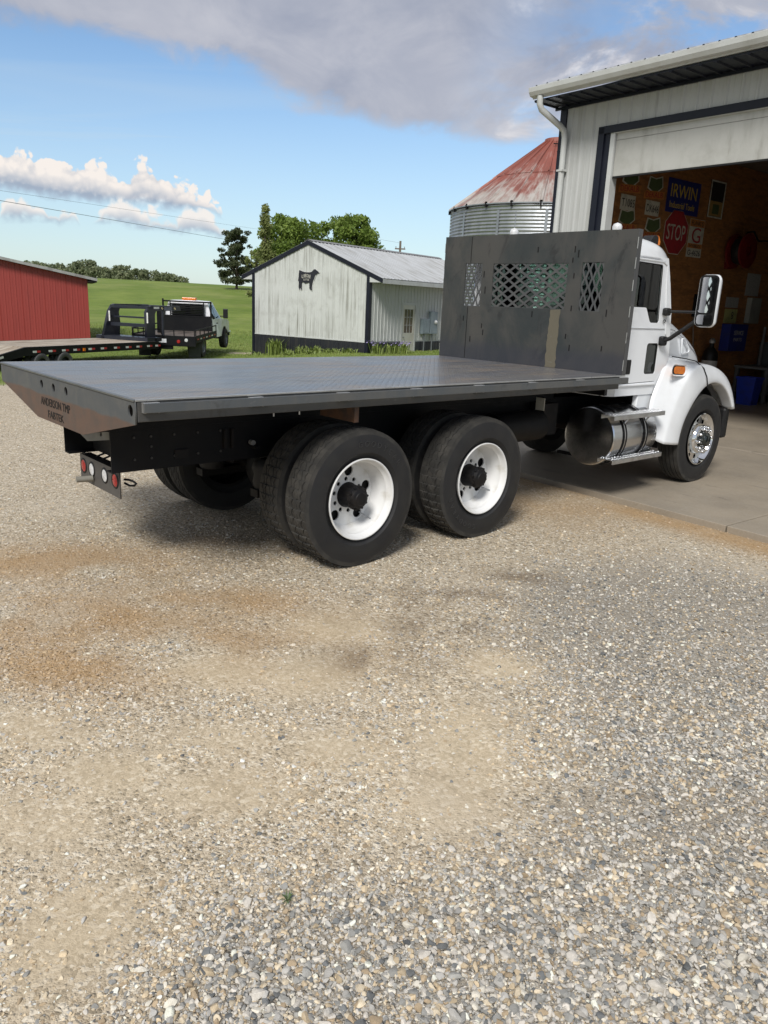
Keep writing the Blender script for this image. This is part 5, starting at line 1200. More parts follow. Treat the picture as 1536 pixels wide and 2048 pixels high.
def mat_binroof():
    mt, nt, b = nmat('rusty_bin_roof'); t = NT(nt)
    v = t.coord((1, 1, 1)); g = t.n('ShaderNodeTexCoord'); sp_ = t.n('ShaderNodeSeparateXYZ'); nt.links.new(v, sp_.inputs[0])
    a = t.m('ARCTAN2', sp_.outputs[1], sp_.outputs[0]); rr2 = t.m('SQRT', t.m('ADD', t.m('POWER', sp_.outputs[0], 2.), t.m('POWER', sp_.outputs[1], 2.)))
    cb = t.n('ShaderNodeCombineXYZ'); t.set(cb, 0, t.m('MULTIPLY', a, 9.)); t.set(cb, 1, t.m('MULTIPLY', rr2, .55))
    st_ = t.noise(cb.outputs[0], 2.2, 7, .65); bl = t.noise(v, .9, 6, .6)
    f = t.step(t.m('ADD', t.m('MULTIPLY', st_, .8), t.m('SUBTRACT', t.m('MULTIPLY', bl, .75), t.m('MULTIPLY', rr2, .105))), .36, .62)
    c = t.mix(t.step(t.noise(cb.outputs[0], 5, 6), .4, .65), (.40, .37, .34), (.30, .26, .23))
    r_ = t.mix(t.step(st_, .35, .7), (.27, .075, .052), (.17, .06, .045))
    t.set(b, 'Base Color', t.mix(f, c, r_)); b.inputs['Roughness'].default_value = .6; b.inputs['Metallic'].default_value = .15; return mt
brm = mat_binroof(); NS = 24
sl = (SPK-SEV)/(SRAD+.08-.35)
for i in range(NS):
    a0, a1 = 2*math.pi*i/NS, 2*math.pi*(i+1)/NS; am = a1-.035
    def pt(a, r, dz=0.): return (r*math.cos(a), r*math.sin(a), SEV+.2+(SRAD+.08-r)*sl+dz)
    mb = MB(); rads = [SRAD+.08, 2.7, 2.02, 2.0, 1.35, .35]
    for lo, hi in ((SRAD+.08, 2.0), (2.03, .35)):
        up = .018 if hi < 1 else 0.
        mb.grid([[pt(a0, lo, up), pt(am, lo, up), pt(am+.008, lo, up+.05), pt(a1-.008, lo, up+.05), pt(a1, lo, up)], [pt(a0, hi, up), pt(am, hi, up), pt(am+.02, hi, up+.05), pt(a1-.01, hi, up+.05), pt(a1, hi, up)]])
    mb.build('roof_panel', brm, silo, solid=.004)
    MB(Matrix.Rotation(a1-.02, 4, 'Z')).box(SRAD+.02, SRAD+.09, -.025, .025, SEV+.08, SEV+.21).build('eave_clip', MT['grime'], silo)
MB().lathe([(.46, SPK+.12), (.44, SPK+.16), (.42, SPK+.26), (.40, SPK+.27), (.05, SPK+.34), (0, SPK+.34)], 32, 'z').build('cap', brm, silo, smooth=40)
MB().lathe([(SRAD+.06, SEV+.17), (SRAD+.085, SEV+.17), (SRAD+.085, SEV+.20)], 72, 'z').build('eave_ring', MT['galv'], silo)
dla = math.atan2(-SIL[1], -SIL[0])
for q_ in range(7):                         # ladder on the roof on the right of the visible side
    r = SRAD-.1-q_*.42; c_ = Matrix.Rotation(dla+.30, 4, 'Z'); MB(c_).box(r, r+.03, -.36, .36, SEV+.2+(SRAD+.08-r)*sl+.05, SEV+.2+(SRAD+.08-r)*sl+.08).build('roof_rung', MT['grime'], silo)

# ================================================================== RED BARN
barn = empty('barn', (-13.9, 36., -.7), R_(22)); tag(barn, 'red metal sided barn with low grey roof edge', 'barn')
bs = .186; BT = 3.1
x = -.0
while x > -12.2:
    e = x-.9144; rib_panel(e, x, const(0), lambda q: BT-.06-q*bs if q > -9 else BT-.06+9*bs+(q+9)*bs, I4, 'wall_panel', MT['siding_red'], barn, ph=0, extra=(-9,), rh=.009); x = e
MB().box(-18, -.02, .012, 9, 0, BT-.15).build('wall', MT['siding_red'], barn)
MB().prism([(-18, 0), (0, 0), (0, BT-.07), (-9, BT-.07+9*bs), (-18, BT-.07)], .013, .06).build('gable_wall', MT['siding_red'], barn)
rf = simple('barn_roof', (.32, .32, .31), .55, .2, (.22, .21, .2), 3.)
MB().prism([(.42, BT-.05-.42*bs), (-9, BT-.05+9*bs), (-18.4, BT-.05-.4*bs), (-18.4, BT+.07-.4*bs), (-9, BT+.07+9*bs), (.42, BT+.07-.42*bs)], -.35, 9.3).build('roof', rf, barn)
MB().box(.0, .40, -.3, 9.2, BT-.18, BT-.135).build('eave_board', MT['grime'], barn)

# ================================================================== GOOSENECK TRAILER  (local x forward, y left; origin on the ground below the deck's right front corner)
TRA = R_(68.39); trl = empty('gooseneck_trailer', (-8.387, 28.098, -.53), TRA); tag(trl, 'black gooseneck flatbed trailer with wooden deck and red white reflectors', 'trailer')
bk = MT['black_steel']; DH = .73
nv = simple('navy_black', (.014, .016, .028), .35, 0, (.02, .022, .03), 3.)
for sgn, v in ((1, 0.), (-1, 2.5)):
    MB().box(-6.0, 0, min(v, v+sgn*.08), max(v, v+sgn*.08), DH-.25, DH).build('side_rail', bk, trl)
MB().box(-.08, 0, .08, 2.42, DH-.25, DH+.1).build('front_rail', bk, trl)
for k in range(12): MB().box(-5.9+k*.5, -5.82+k*.5, .08, 2.42, DH-.16, DH-.055).build('cross_member', bk, trl)
wdm = simple('bleached_planks', (.42, .37, .30), .8, 0, (.22, .17, .12), 2.5, (.35, .7), stretch=(.5, 4, 1), bump=.3, bscale=20)
for k in range(12): MB().box(-6.0, -.09, .09+k*.194, .09+k*.194+.188, DH-.052, DH+rng.uniform(-.004, .004)).build('deck_plank', wdm, trl)
for k in range(12): MB().box(-8.2, -6.01, .09+k*.194, .09+k*.194+.188, 0, .04).build('ramp_plank', wdm, trl)
pl = [o_ for o_ in trl.children if o_.name.startswith('ramp_plank')]
for o_ in pl: o_.rotation_euler.y = -.22; o_.location = (-6.0+6.0*math.cos(.22)-.0, 0, DH-.05-6.0*math.sin(-.22)*-1.0-.0)
for o_ in pl:
    me_ = o_.data; o_.rotation_euler.y = 0; o_.location = (0, 0, 0)
    for v_ in me_.vertices: v_.co.z += DH-.052+(v_.co.x+6.0)*.20
for v in (0., 2.42):
    MB().prism([(-6.0, DH-.25), (-6.0, DH), (-8.3, DH-.46), (-8.3, DH-.60)], v, v+.08).build('tail_rail', bk, trl)
rw, rrd = flat('reflector_white', (.72, .72, .70), .3), flat('reflector_red', (.45, .02, .03), .3)
for k, u in enumerate((-5.75, -5.15, -4.62, -4.15, -3.5, -2.95, -2.33, -1.75, -1.2, -.65, -.2)):
    rfl = MB().box(u, u+.14, -.006, -.001, DH-.17, DH-.11).build('reflector', rw, trl); MB().box(u+.141, u+.28, -.006, -.001, DH-.17, DH-.11).build('reflector', rrd, trl)
MB().box(-3.75, -3.66, -.03, -.001, DH-.19, DH-.10).build('side_marker', A['amber'], trl)
MB(Matrix.Translation((-7.1, 0, DH-.33)) @ Matrix.Rotation(-.2, 4, 'Y')).box(0, .16, -.006, -.001, 0, .06).box(.161, .30, -.006, -.001, 0, .06).build('reflector', rw, trl)
tty = MB().lathe([(.20, -.09), (.22, -.105), (.30, -.11), (.35, -.10), (.36, -.08), (.36, .08), (.35, .10), (.30, .11), (.22, .105), (.20, .09)], 36).mesh('tyre'); smooth_mesh(tty, 35); tty.materials.append(simple('dusty_rubber', (.06, .06, .06), .8, 0, (.085, .083, .08)))
trm = MB().lathe([(.205, -.09), (.19, -.08), (.18, -.02), (.12, -.03), (.07, -.04), (.06, -.09), (0, -.095)], 24).mesh('rim'); smooth_mesh(trm, 35); trm.materials.append(MT['black_plastic'])
for u in (-5.44, -4.52):
    for v, rz in ((.07, 0), (.33, 0), (2.17, math.pi), (2.43, math.pi)):
        w = empty('wheel', (u, v, .225), rz, trl); w.scale = (.85, 1, .85); place(tty, 'tyre', None, w); place(trm, 'rim', None, w)
        if v == .07: MB().lathe([(0, -.13), (.035, -.125), (.04, -.09)], 12).build('hub', MT['chrome'], w, smooth=50)
    MB().tube((u, .3, .225), (u, 2.2, .225), .05).build('axle', bk, trl)
# the neck: two tall side frames joined by cross bars
for v in (.35, 2.05):
    nk = plate('neck_frame', [[(-.55, DH-.02), (-.16, 1.72), (.02, 1.92), (.16, 1.97), (2.05, 1.97), (2.05, 1.80), (.42, 1.80), (.36, 1.68), (.42, 1.30), (.34, DH-.02)] if v > 1 else [(-.20, DH-.02), (-.20, 1.74), (-.06, 1.90), (.10, 1.97), (1.75, 1.97), (1.80, 1.80), (.36, 1.78), (.28, 1.66), (.26, DH-.02)]], .10, frame((0, v, 0), (1, 0, 0), (0, 0, 1)), nv, trl)
    MB().box(.1, .4, v-.104, v-.101, 1.86, 1.93).build('reflector', rw, nk); MB().box(-.215, -.205, v-.08, v-.02, 1.36, 1.72).build('reflector', rw, nk)
MB().box(-.10, .0, .36, 2.04, 1.84, 1.94).build('neck_bar', nv, trl); MB().box(-.16, -.06, .36, 2.0, 1.20, 1.32).build('neck_bar', nv, trl); MB().box(1.55, 1.75, .36, 2.04, 1.81, 1.96).build('neck_bar', nv, trl); MB().box(.0, .08, .45, 2.0, 1.50, 1.56).build('neck_bar', nv, trl)
MB().box(-.5, .3, .1, 2.4, DH+.0, DH+.13).build('neck_base', nv, trl)
MB().box(1.58, 1.75, 1.1, 1.3, .95, 1.80).build('coupler', bk, trl)
for v in (.28,): 
    MB().tube((.62, v, 1.78), (.62, v, .9), .05).build('jack', nv, trl); MB().path([(.3, v, 1.30), (.8, v-.05, .50)], .014, 6).build('brace', bk, trl)
    lp_ = MB().box(.75, 1.2, v+.01, v+.017, 1.81, 1.93).build('name_badge', flat('badge', (.12, .13, .18)), trl)
    for u in (.62, 1.36): MB().lathe([(0, .02), (.04, .015), (.045, 0)], 12, 'y', (u, v+.0, 1.88)).build('lamp', flat('warm_lens', (.62, .52, .30)), trl)

# ================================================================== PICKUP WITH FLATBED (local x forward, y left, origin on the ground under the rear axle)
PA = R_(88.2); pu_ = (math.cos(PA), math.sin(PA)); pv_ = (-pu_[1], pu_[0])
pk = empty('pickup', (-7.191+pv_[0]*1.17, 30.+pv_[1]*1.17, -.425), PA, None, -.035); tag(pk, 'silver pickup with steel flatbed, louvred rack and amber light bar', 'pickup')
svr = simple('silver_paint', (.86, .86, .92), .35, 0, (.64, .65, .66), 2., coat=.5)
MB().box(-1.22, 1.78, -1.17, 1.17, .80, .84).build('deck', simple('bed_plate', (.11, .09, .075), .6, .2, (.16, .13, .11), 3.), pk)
for s in (-1, 1):
    MB().box(-1.22, 1.78, min(s*1.17, s*1.20), max(s*1.17, s*1.20), .62, .88).build('side_skirt', bk, pk)
    MB().box(-1.2, 1.78, min(s*1.165, s*1.195), max(s*1.165, s*1.195), 1.06, 1.10).build('side_rail', bk, pk)
    for k in range(6): MB().box(-1.2+k*.585, -1.16+k*.585, min(s*1.165, s*1.195), max(s*1.165, s*1.195), .881, 1.06).build('stake', bk, pk)
    for k in range(7): MB().box(-1.05+k*.4, -.83+k*.4, s*1.201-.002, s*1.201+.002, .72, .77).build('reflector', rw if k % 2 else rrd, pk)
    MB().box(-.62, -.60, min(s*.72, s*1.18), max(s*.72, s*1.18), .03, .60).build('mud_flap', simple('flap_rubber', (.06, .06, .062), .7), pk)
MB().box(-1.25, -1.221, -1.19, 1.19, .50, .86).build('rear_panel', bk, pk)
MB().box(-1.22, -1.19, -1.16, 1.16, 1.05, 1.09).build('tail_rail', bk, pk)
for k in range(7): MB().box(-1.22, -1.19, -1.15+k*.38, -1.12+k*.38, .861, 1.05).build('stake', bk, pk)
MB().box(-1.26, -1.251, -.10, .22, .60, .74).build('number_plate', flat('plate_white', (.62, .63, .66)), pk)
for v in (-.55, .55): MB().lathe([(0, -1.275), (.06, -1.27), (.065, -1.251)], 16, 'x', (0, v, .66)).build('tail_light', A['red_lens'], pk)
MB().lathe([(0, -1.275), (.06, -1.27), (.065, -1.251)], 16, 'x', (0, -.84, .72)).build('backup_light', A['clear_lens'], pk)
MB().box(-1.20, -1.10, -.3, .3, .36, .50).build('hitch', bk, pk)
for v in (-.42, .42): MB().box(-1.1, 4.5, v-.05, v+.05, .52, .66).build('frame_rail', bk, pk)
rk = MB().box(1.79, 1.84, -1.0, -.94, .84, 2.0).box(1.79, 1.84, .94, 1.0, .84, 2.05).box(1.79, 1.84, -.94, .94, 1.93, 1.99).box(1.79, 1.84, -.94, .94, 1.36, 1.42).box(1.80, 1.83, -.94, .94, .84, 1.36).build('headache_rack', bk, pk)
for k in range(7): MB(Matrix.Translation((1.80, 0, 1.45+k*.066)) @ Matrix.Rotation(-.6, 4, 'Y')).box(0, .05, -.66, .66, 0, .012).build('louvre', bk, rk)
for v in (-.68, .68): MB().box(1.80, 1.83, v-.02, v+.02, 1.42, 1.93).build('rack_post', bk, rk)
cab_p = [(1.92, .55), (3.38, .55), (3.42, 1.20), (3.40, 1.24), (2.88, 1.74), (2.74, 1.92), (2.55, 1.97), (2.05, 1.97), (1.95, 1.90), (1.92, 1.25)]
def hwp(z): return 1.0 if z < 1.25 else 1.0-(z-1.25)*.30
rows = [[(u, -hwp(z), z) for u, z in cab_p], [(u, -hwp(z)+.03, z+(.015 if z > 1.8 else 0)) for u, z in cab_p], [(u, 0, z+(.04 if z > 1.8 else 0)) for u, z in cab_p], [(u, hwp(z)-.03, z+(.015 if z > 1.8 else 0)) for u, z in cab_p], [(u, hwp(z), z) for u, z in cab_p]]
rows = [r+[r[0]] for r in rows]; cbm = MB().grid(rows); n_ = len(cab_p); cbm.add(rows[0][:-1], [tuple(range(n_))]); cbm.add(rows[-1][:-1], [tuple(range(n_))]); cabp = cbm.build('cab', svr, pk, smooth=35)
for s in (-1, 1):
    def sp3(u, z, o=.004): return (u, s*(hwp(z)+o), z)
    MB().add([sp3(2.06, 1.30), sp3(2.42, 1.30), sp3(2.42, 1.84), sp3(2.08, 1.84)], [(0, 1, 2, 3)]).add([sp3(2.48, 1.30), sp3(3.18, 1.30), sp3(2.80, 1.72), sp3(2.66, 1.84), sp3(2.48, 1.84)], [(0, 1, 2, 3, 4)]).build('side_window', A['glass_dark'], cabp)
    MB().box(3.05, 3.13, min(s*1.0, s*1.22), max(s*1.0, s*1.22), 1.36, 1.40).box(3.02, 3.16, min(s*1.16, s*1.34), max(s*1.16, s*1.34), 1.30, 1.68).build('mirror', A['black_plastic'], cabp, bev=.02)
    MB().box(2.45, 2.456, min(s*1.001, s*1.004), max(s*1.001, s*1.004), .6, 1.25).build('door_seam', A['black_plastic'], cabp); MB().box(2.52, 2.66, min(s*1.0, s*1.03), max(s*1.0, s*1.03), 1.10, 1.14).build('door_handle', A['black_plastic'], cabp)
MB().box(1.912, 1.92, -.62, .62, 1.36, 1.84).build('rear_window', A['glass_dark'], cabp)
MB().add([(3.36, -.90, 1.27), (3.36, .90, 1.27), (2.78, .76, 1.90), (2.78, -.76, 1.90)], [(0, 1, 2, 3)]).build('windshield', A['glass_dark'], cabp, solid=-.01)
hd = [(3.40, .62), (3.40, 1.24), (3.9, 1.23), (4.6, 1.17), (4.82, 1.05), (4.86, .62)]
arch = [(4.0+.50*math.cos(t), .42+.50*math.sin(t)) for t in np.linspace(2.75, .38, 12)]
fr_poly = [(3.40, .60), (3.40, 1.24), (3.9, 1.23), (4.6, 1.17), (4.82, 1.05), (4.87, .62), (4.60, .60)]+[(a, b) for a, b in reversed(arch)]+[(3.48, .60)]
for s in (-1, 1): plate('fender', [fr_poly], .05, frame((0, s*1.0+(.03 if s > 0 else .03), 0), (1, 0, 0), (0, 0, 1)), svr, pk, bev=.02)
MB().add([(3.40, -.98, 1.24), (3.40, .98, 1.24), (4.6, .96, 1.175), (4.6, -.96, 1.175), (4.84, -.92, 1.05), (4.84, .92, 1.05)], [(0, 1, 2, 3), (3, 2, 5, 4)]).build('hood', svr, pk, solid=.04)
MB().box(4.84, 4.90, -.95, .95, .62, 1.05).build('grille', A['black_plastic'], pk); MB().box(4.86, 5.0, -1.0, 1.0, .45, .66).build('bumper', A['chrome'], pk, bev=.03)
lb = MB().box(2.1, 2.32, -.28, .28, 2.015, 2.11).build('light_bar', A['amber'], pk, bev=.02, label='amber light bar on cab roof'); MB().box(2.12, 2.3, -.2, .2, 1.98, 2.02).build('bar_foot', A['black_plastic'], lb)
pty = MB().lathe([(.21, -.11), (.24, -.125), (.33, -.13), (.39, -.12), (.405, -.10), (.405, .10), (.39, .12), (.33, .13), (.24, .125), (.21, .11)], 40).mesh('tyre'); smooth_mesh(pty, 35); pty.materials.append(MT['tread'])
prm = MB().lathe([(.215, -.12), (.20, -.11), (.19, .0), (.12, .02), (.09, .0), (.07, -.05), (0, -.055)], 28).mesh('rim'); smooth_mesh(prm, 35); prm.materials.append(MT['galv'])
for u, v, rz in ((0, -1.02, 0), (0, -.74, 0), (0, 1.02, math.pi), (0, .74, math.pi), (4.0, -.92, 0), (4.0, .92, math.pi)):
    w = empty('wheel', (u, v, .40), rz, pk); place(pty, 'tyre', None, w); place(prm, 'rim', None, w)
MB().tube((0, -.9, .42), (0, .9, .42), .06).build('axle', bk, pk); MB().tube((4., -.8, .42), (4., .8, .42), .05).build('axle', bk, pk)

# ================================================================== TREES
def leaf_mat(name, c1, c2, c3):
    mt, nt, b = nmat(name); t = NT(nt)
    oi = t.n('ShaderNodeTexCoord'); r_ = t.attr('leaf', 'Fac')
    c = t.mix(r_, c1, c2); c = t.mix(t.m('MULTIPLY', t.step(t.noise(t.coord(), .8, 4), .45, .7), .6), c, c3)
    t.set(b, 'Base Color', c); b.inputs['Roughness'].default_value = .6; b.inputs['Specular IOR Level'].default_value = .3
    tr_ = t.n('ShaderNodeBsdfTranslucent'); t.set(tr_, 'Color', c); mx = t.n('ShaderNodeMixShader'); mx.inputs[0].default_value = .3
    out = [n for n in nt.nodes if n.type == 'OUTPUT_MATERIAL'][0]
    nt.links.new(b.outputs[0], mx.inputs[1]); nt.links.new(tr_.outputs[0], mx.inputs[2]); nt.links.new(mx.outputs[0], out.inputs[0]); return mt
LM = {'green': leaf_mat('spring_leaves', (.13, .20, .034), (.21, .28, .055), (.09, .145, .026)), 'dark': leaf_mat('pine_needles', (.055, .075, .032), (.11, .125, .06), (.04, .055, .028)),
      'olive': leaf_mat('olive_leaves', (.17, .20, .065), (.23, .255, .09), (.12, .145, .05)), 'far': leaf_mat('haze_tinted_leaves', (.14, .175, .09), (.22, .235, .13), (.11, .14, .08))}  # skyline leaves: distance haze is put into the colour
def leaves(name, centres, radii, per, size, mat, parent, seed, flatz=1.):
    r = np.random.default_rng(seed); P = []
    for c, ra in zip(centres, radii):
        k = max(6, int(per*ra[0]*ra[1])) if per > 1 else 6
        d = r.normal(size=(k, 3)); d /= np.linalg.norm(d, axis=1)[:, None]; d *= (r.random((k, 1))**.45)
        P.append(np.asarray(c)+d*np.asarray(ra))
    P = np.concatenate(P); n = len(P); s = size*r.uniform(.6, 1.3, (n, 1))
    a = r.normal(size=(n, 3)); a /= np.linalg.norm(a, axis=1)[:, None]; b_ = np.cross(a, r.normal(size=(n, 3))); b_ /= np.linalg.norm(b_, axis=1)[:, None]
    V = np.stack([P-a*s, P+b_*s*.55, P+a*s, P-b_*s*.55], 1).reshape(-1, 3)
    me = bpy.data.meshes.new(name); me.from_pydata(V.tolist(), [], np.arange(4*n).reshape(-1, 4).tolist())
    at = me.attributes.new('leaf', 'FLOAT', 'POINT'); at.data.foreach_set('value', np.repeat(r.random(n), 4).astype(np.float32))
    return place(me, name, mat, parent)
def tree(name, x, y, h, rad, label, cat, lm, seed, base=.28, per=42, leaf=.17, blobs=26, group=None, shape='round', wide=None):
    r = np.random.default_rng(seed); z0 = float(gnd(x, y)); t = empty(name, (x, y, z0-.05)); tag(t, label, cat, group)
    mb = MB(); hb_ = h*base
    mb.path([(0, 0, 0), (.04*h*r.uniform(-.3, .3), 0, hb_), (r.uniform(-.1, .1), r.uniform(-.1, .1), h*.62), (0, 0, h*.86)], [h*.024, h*.019, h*.012, h*.004], 8)
    C, Rr = [], []
    for i in range(blobs):
        f = r.random(); 
        if shape == 'round':
            zz = hb_+(h-hb_)*(.10+.86*f); prof = math.sqrt(max(.02, 1-((zz-(hb_+(h-hb_)*.47))/((h-hb_)*.56))**2)); rr2 = rad*prof*r.uniform(.45, .9); br = rad*r.uniform(.22, .36)
        elif shape == 'pine':
            zz = hb_+(h-hb_)*(.02+.94*f); prof = math.sqrt(max(.05, 1-((zz-(hb_+(h-hb_)*.40))/((h-hb_)*.64))**2)); rr2 = rad*prof*r.uniform(.15, .95); br = rad*r.uniform(.15, .26)
        else:
            zz = hb_+(h-hb_)*f; rr2 = rad*(1-.8*f)*r.uniform(0, .7); br = rad*r.uniform(.3, .5)*(1-.5*f)
        a = r.uniform(0, 6.28); c = np.array([rr2*math.cos(a), rr2*math.sin(a), min(zz, h-br*.6)])
        C.append(c); Rr.append(np.array([br, br, br*(.75 if shape != 'pine' else .6)]))
        if i % 2 == 0: mb.path([(0, 0, max(hb_*.8, zz-rr2*.8)), tuple(c*np.array([.55, .55, 1])-np.array([0, 0, rr2*.2])), tuple(c)], [h*.007, h*.004, h*.0015], 5)
    mb.build('trunk', MT['bark'], t); leaves('crown', C, Rr, per, leaf, LM[lm], t, seed+1); return t
def tree_px(name, px, ytop, d, rpx, *a, **k):
    dv = ray(px, ytop); p = dv*(d/dv[1]); x, y = p[0], d; top = CAM_H+p[2]; h = top-float(gnd(x, y))
    return tree(name, x, y, h, rpx/F_PX*d, *a, **k)
tree_px('pine_tree', 472, 453, 92, 40, 'dark open crowned pine with bare lower trunk beside the shed', 'tree', 'dark', 5, base=.10, per=520, leaf=.13, blobs=95, shape='pine')
tree_px('maple_tree', 588, 432, 74, 70, 'broad leafy green tree behind the shed gable peak', 'tree', 'green', 8, base=.10, per=320, leaf=.16, blobs=60)
tree_px('maple_tree', 645, 444, 82, 40, 'smaller rounded green tree between two broad ones', 'tree', 'green', 18, base=.10, per=320, leaf=.16, blobs=40)
tree_px('maple_tree', 710, 432, 78, 60, 'round green tree behind the shed roof ridge', 'tree', 'green', 9, base=.10, per=320, leaf=.16, blobs=60)
tree_px('poplar_tree', 531, 406, 70, 34, 'tall thin olive poplar with wispy pointed top', 'tree', 'olive', 10, base=.12, per=420, leaf=.12, blobs=60, shape='spire')
tree_px('sapling_tree', 512, 490, 66, 22, 'low olive young tree at the poplar foot', 'tree', 'olive', 12, base=.1, per=420, leaf=.12, blobs=30)
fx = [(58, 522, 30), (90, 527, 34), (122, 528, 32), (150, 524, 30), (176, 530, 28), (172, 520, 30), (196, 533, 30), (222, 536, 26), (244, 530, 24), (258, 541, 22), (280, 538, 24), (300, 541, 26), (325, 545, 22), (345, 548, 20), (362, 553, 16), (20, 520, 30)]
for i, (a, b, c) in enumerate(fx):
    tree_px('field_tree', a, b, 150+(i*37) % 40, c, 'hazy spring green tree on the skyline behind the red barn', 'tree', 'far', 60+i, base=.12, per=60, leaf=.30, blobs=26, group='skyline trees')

# ================================================================== POLE AND WIRES
dv = ray(801, 482); pp = dv*(85/dv[1]); pz = float(gnd(pp[0], 85.))
up = empty('utility_pole', (pp[0], 85., pz-.3)); tag(up, 'thin wooden utility pole with short crossarm beyond the shed roof', 'utility pole')
MB().tube((0, 0, 0), (0, 0, CAM_H+pp[2]-pz+.3), .16, .11, 10).build('pole', MT['wood_pole'], up); MB().box(-.55, .55, -.05, .05, CAM_H+pp[2]-pz-.55, CAM_H+pp[2]-pz-.42).build('crossarm', MT['wood_pole'], up)
for k in (-.45, .45): MB().tube((k, 0, CAM_H+pp[2]-pz-.42), (k, 0, CAM_H+pp[2]-pz-.25), .04).build('insulator', MT['galv'], up)
def wire(a, b, da, db, r, label, ext=.6, sag=.5):
    pa = np.array([0, 0, CAM_H])+ray(*a)*(da/ray(*a)[1]); pb = np.array([0, 0, CAM_H])+ray(*b)*(db/ray(*b)[1]); pa = pa-(pb-pa)*ext
    P = [tuple(pa+(pb-pa)*t-np.array([0, 0, sag*4*t*(1-t)*0])) for t in np.linspace(0, 1, 14)]
    o = MB().path(P, r, 5).build('power_line', MT['wire'], None); tag(o, label, 'power line')
wire((0, 401), (470, 482), 46, 92, .016, 'lower dark power line crossing the sky toward the pine')
wire((0, 381), (540, 462), 52, 100, .009, 'thin upper power line crossing the sky above the lower one')
wire((801, 486), (700, 468), 85, 110, .010, 'thin power line leaving the utility pole crossarm', ext=.0)

# ================================================================== GRASS AND FLOWERS
def mat_grass():
    mt, nt, b = nmat('grass_blades'); t = NT(nt); r_ = t.attr('leaf', 'Fac')
    c = t.mix(r_, (.12, .175, .03), (.24, .29, .075)); c = t.mix(t.step(r_, .9, .95), c, (.24, .22, .09)); t.set(b, 'Base Color', c); b.inputs['Roughness'].default_value = .6; return mt
gmat = mat_grass()
def blades(n, x0, x1, y0, y1, h0, h1, wd, seed, cond=None):
    r = np.random.default_rng(seed); x = r.uniform(x0, x1, n); y = r.uniform(y0, y1, n); gk = grassmask(x, y)
    k = r.random(n) < gk*np.clip(.3+1.2*fbm(x, y, .8, 77), 0, 1)
    k &= np.abs(x/y+.16) < .42
    x, y = x[k], y[k]; n = len(x); z = gnd(x, y)-.01; h = r.uniform(h0, h1, n)*(.5+1.0*fbm(x, y, .5, 88)); a = r.uniform(0, 6.28, n); lx, ly = r.normal(0, .35, n)*h, r.normal(0, .35, n)*h; w = wd*r.uniform(.6, 1.3, n)
    V = np.stack([np.stack([x-np.cos(a)*w, y-np.sin(a)*w, z], -1), np.stack([x+np.cos(a)*w, y+np.sin(a)*w, z], -1), np.stack([x+lx, y+ly, z+h], -1)], 1)
    return V.reshape(-1, 3), np.repeat(r.random(n), 3)
Vs, Ls = zip(blades(60000, -16, 4, 15, 34, .03, .07, .012, 1), blades(40000, -22, 6, 32, 50, .04, .10, .016, 2))
V = np.concatenate(Vs); Lf = np.concatenate(Ls); gme = bpy.data.meshes.new('grass'); n = len(V)
gme.vertices.add(n); gme.vertices.foreach_set('co', V.astype(np.float32).ravel()); gme.loops.add(n); gme.loops.foreach_set('vertex_index', np.arange(n, dtype=np.int32))
gme.polygons.add(n//3); gme.polygons.foreach_set('loop_start', np.arange(0, n, 3, dtype=np.int32)); gme.polygons.foreach_set('loop_total', np.full(n//3, 3, np.int32)); gme.update(calc_edges=True)
at = gme.attributes.new('leaf', 'FLOAT', 'POINT'); at.data.foreach_set('value', Lf.astype(np.float32)); gme.materials.append(gmat)
go_ = bpy.data.objects.new('grass', gme); col.objects.link(go_); tag(go_, 'green meadow grass on the bank behind the yard', 'grass', kind='stuff')
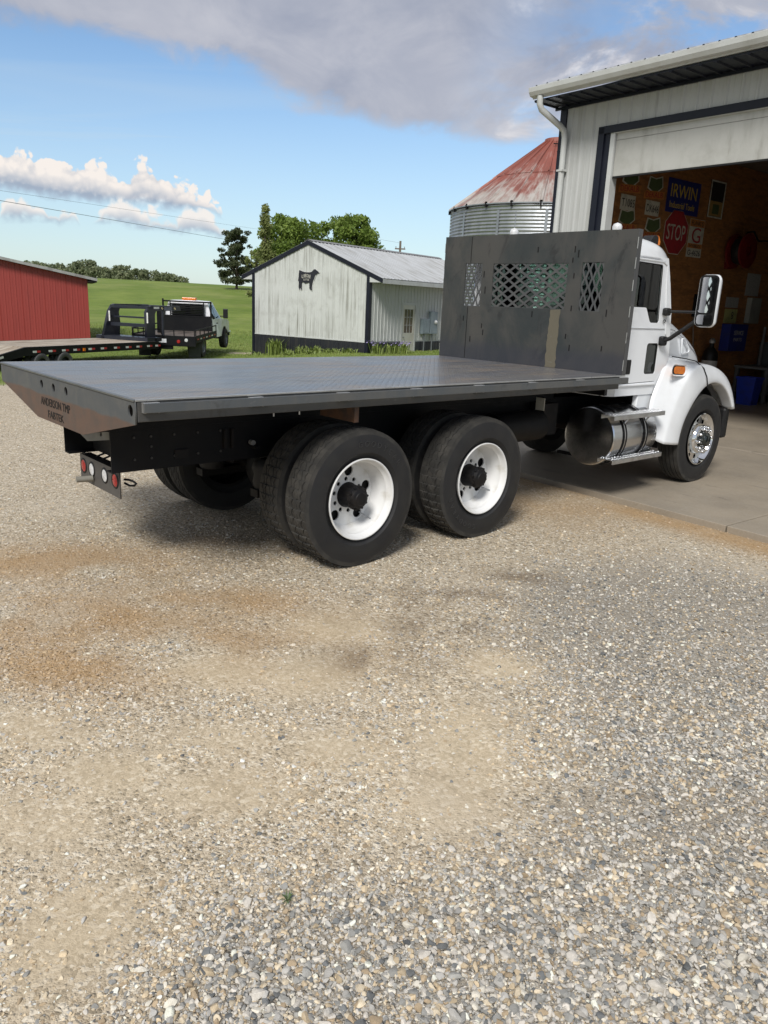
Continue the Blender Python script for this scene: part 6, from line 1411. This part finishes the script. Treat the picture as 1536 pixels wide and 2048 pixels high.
def clump(name, lx, ly, n, h, spread, label, cat, group, seed, wd=.018, flowers=0):
    r = np.random.default_rng(seed); p = ST @ Vector((lx, ly, 0)); z0 = float(gnd(p.x, p.y)); z0 = max(z0, -.6)
    o = empty(name, (p.x, p.y, z0-.02)); tag(o, label, cat, group); vs_, fs = [], []
    for i in range(n):
        a = r.uniform(0, 6.28); b = r.uniform(.1, 1)*spread; hh = h*r.uniform(.6, 1.1); bx, by = r.normal(0, spread*.35, 2)
        q = [(bx, by, 0), (bx+.35*b*math.cos(a), by+.35*b*math.sin(a), hh*.7), (bx+b*math.cos(a), by+b*math.sin(a), hh*.95)]; w = wd
        nx_, ny_ = -math.sin(a)*w, math.cos(a)*w; k = len(vs_)
        vs_ += [(q[0][0]-nx_, q[0][1]-ny_, 0), (q[0][0]+nx_, q[0][1]+ny_, 0), (q[1][0]-nx_, q[1][1]-ny_, q[1][2]), (q[1][0]+nx_, q[1][1]+ny_, q[1][2]), q[2]]; fs += [(k, k+1, k+3, k+2), (k+2, k+3, k+4)]
    mb = MB(); mb.add(vs_, fs); me = mb.mesh('foliage'); at = me.attributes.new('leaf', 'FLOAT', 'POINT'); at.data.foreach_set('value', (r.random(len(me.vertices))*.8).astype(np.float32)); place(me, 'foliage', gmat, o)
    for i in range(flowers):
        c = (r.normal(0, spread*.8), r.normal(0, spread*.5), h*r.uniform(.8, 1.15)); fm = MB()
        for k in range(6):
            a = k*1.05; dz = .05 if k % 2 else -.04
            fm.add([c, (c[0]+.07*math.cos(a-.5), c[1]+.07*math.sin(a-.5), c[2]+dz*.6), (c[0]+.11*math.cos(a), c[1]+.11*math.sin(a), c[2]+dz), (c[0]+.07*math.cos(a+.5), c[1]+.07*math.sin(a+.5), c[2]+dz*.6)], [(0, 1, 2, 3)])
        fm.build('flower', iris, o); MB().tube((c[0]*.6, c[1]*.6, 0), c, .008, n=5).build('stalk', gmat, o)
    return o
iris = simple('iris_petals', (.30, .24, .50), .6, 0, (.42, .36, .62), 20.)
clump('iris_plant', 6.4, .25, 70, .42, .28, 'flowering iris clump at the shed corner', 'flowers', None, 1, flowers=6)
clump('iris_plant', 6.62, 1.0, 60, .42, .28, 'purple iris clump in the middle of the flower bed', 'flowers', None, 2, flowers=6)
clump('iris_plant', 6.62, 1.75, 60, .42, .25, 'purple iris clump next to the shed door', 'flowers', None, 3, flowers=5)
clump('weed_clump', 1.75, -.5, 110, .70, .38, 'tall spiky weed clump against the black shed base', 'plant', None, 4, wd=.022)
for i, (a, b, h) in enumerate(((2.7, -.6, .25), (3.2, -.5, .34), (3.8, -.45, .32), (4.4, -.5, .2), (5.0, -.6, .2), (5.6, -.5, .22), (.6, -.5, .18), (3.0, -1.1, .18), (4.2, -1.2, .18))):
    clump('weed_clump', a, b, 46, h, .34, 'low leafy weeds growing along the shed base', 'plant', 'weeds along the shed base', 20+i)
rg = np.random.default_rng(3)
yw = at_z(575, 1805); wd_ = empty('weed_sprig', (yw[0], yw[1], 0)); tag(wd_, 'small green weed sprouting between the stones', 'plant')
mb = MB()
for i in range(26):
    a = rg.uniform(0, 6.28); l = rg.uniform(.015, .035); mb.add([(0, 0, .005), (l*.5*math.cos(a-.15), l*.5*math.sin(a-.15), .02), (l*math.cos(a), l*math.sin(a), rg.uniform(.015, .03)), (l*.5*math.cos(a+.15), l*.5*math.sin(a+.15), .02)], [(0, 1, 2, 3)])
mb.build('foliage', simple('weed_green', (.07, .11, .035), .6), wd_)
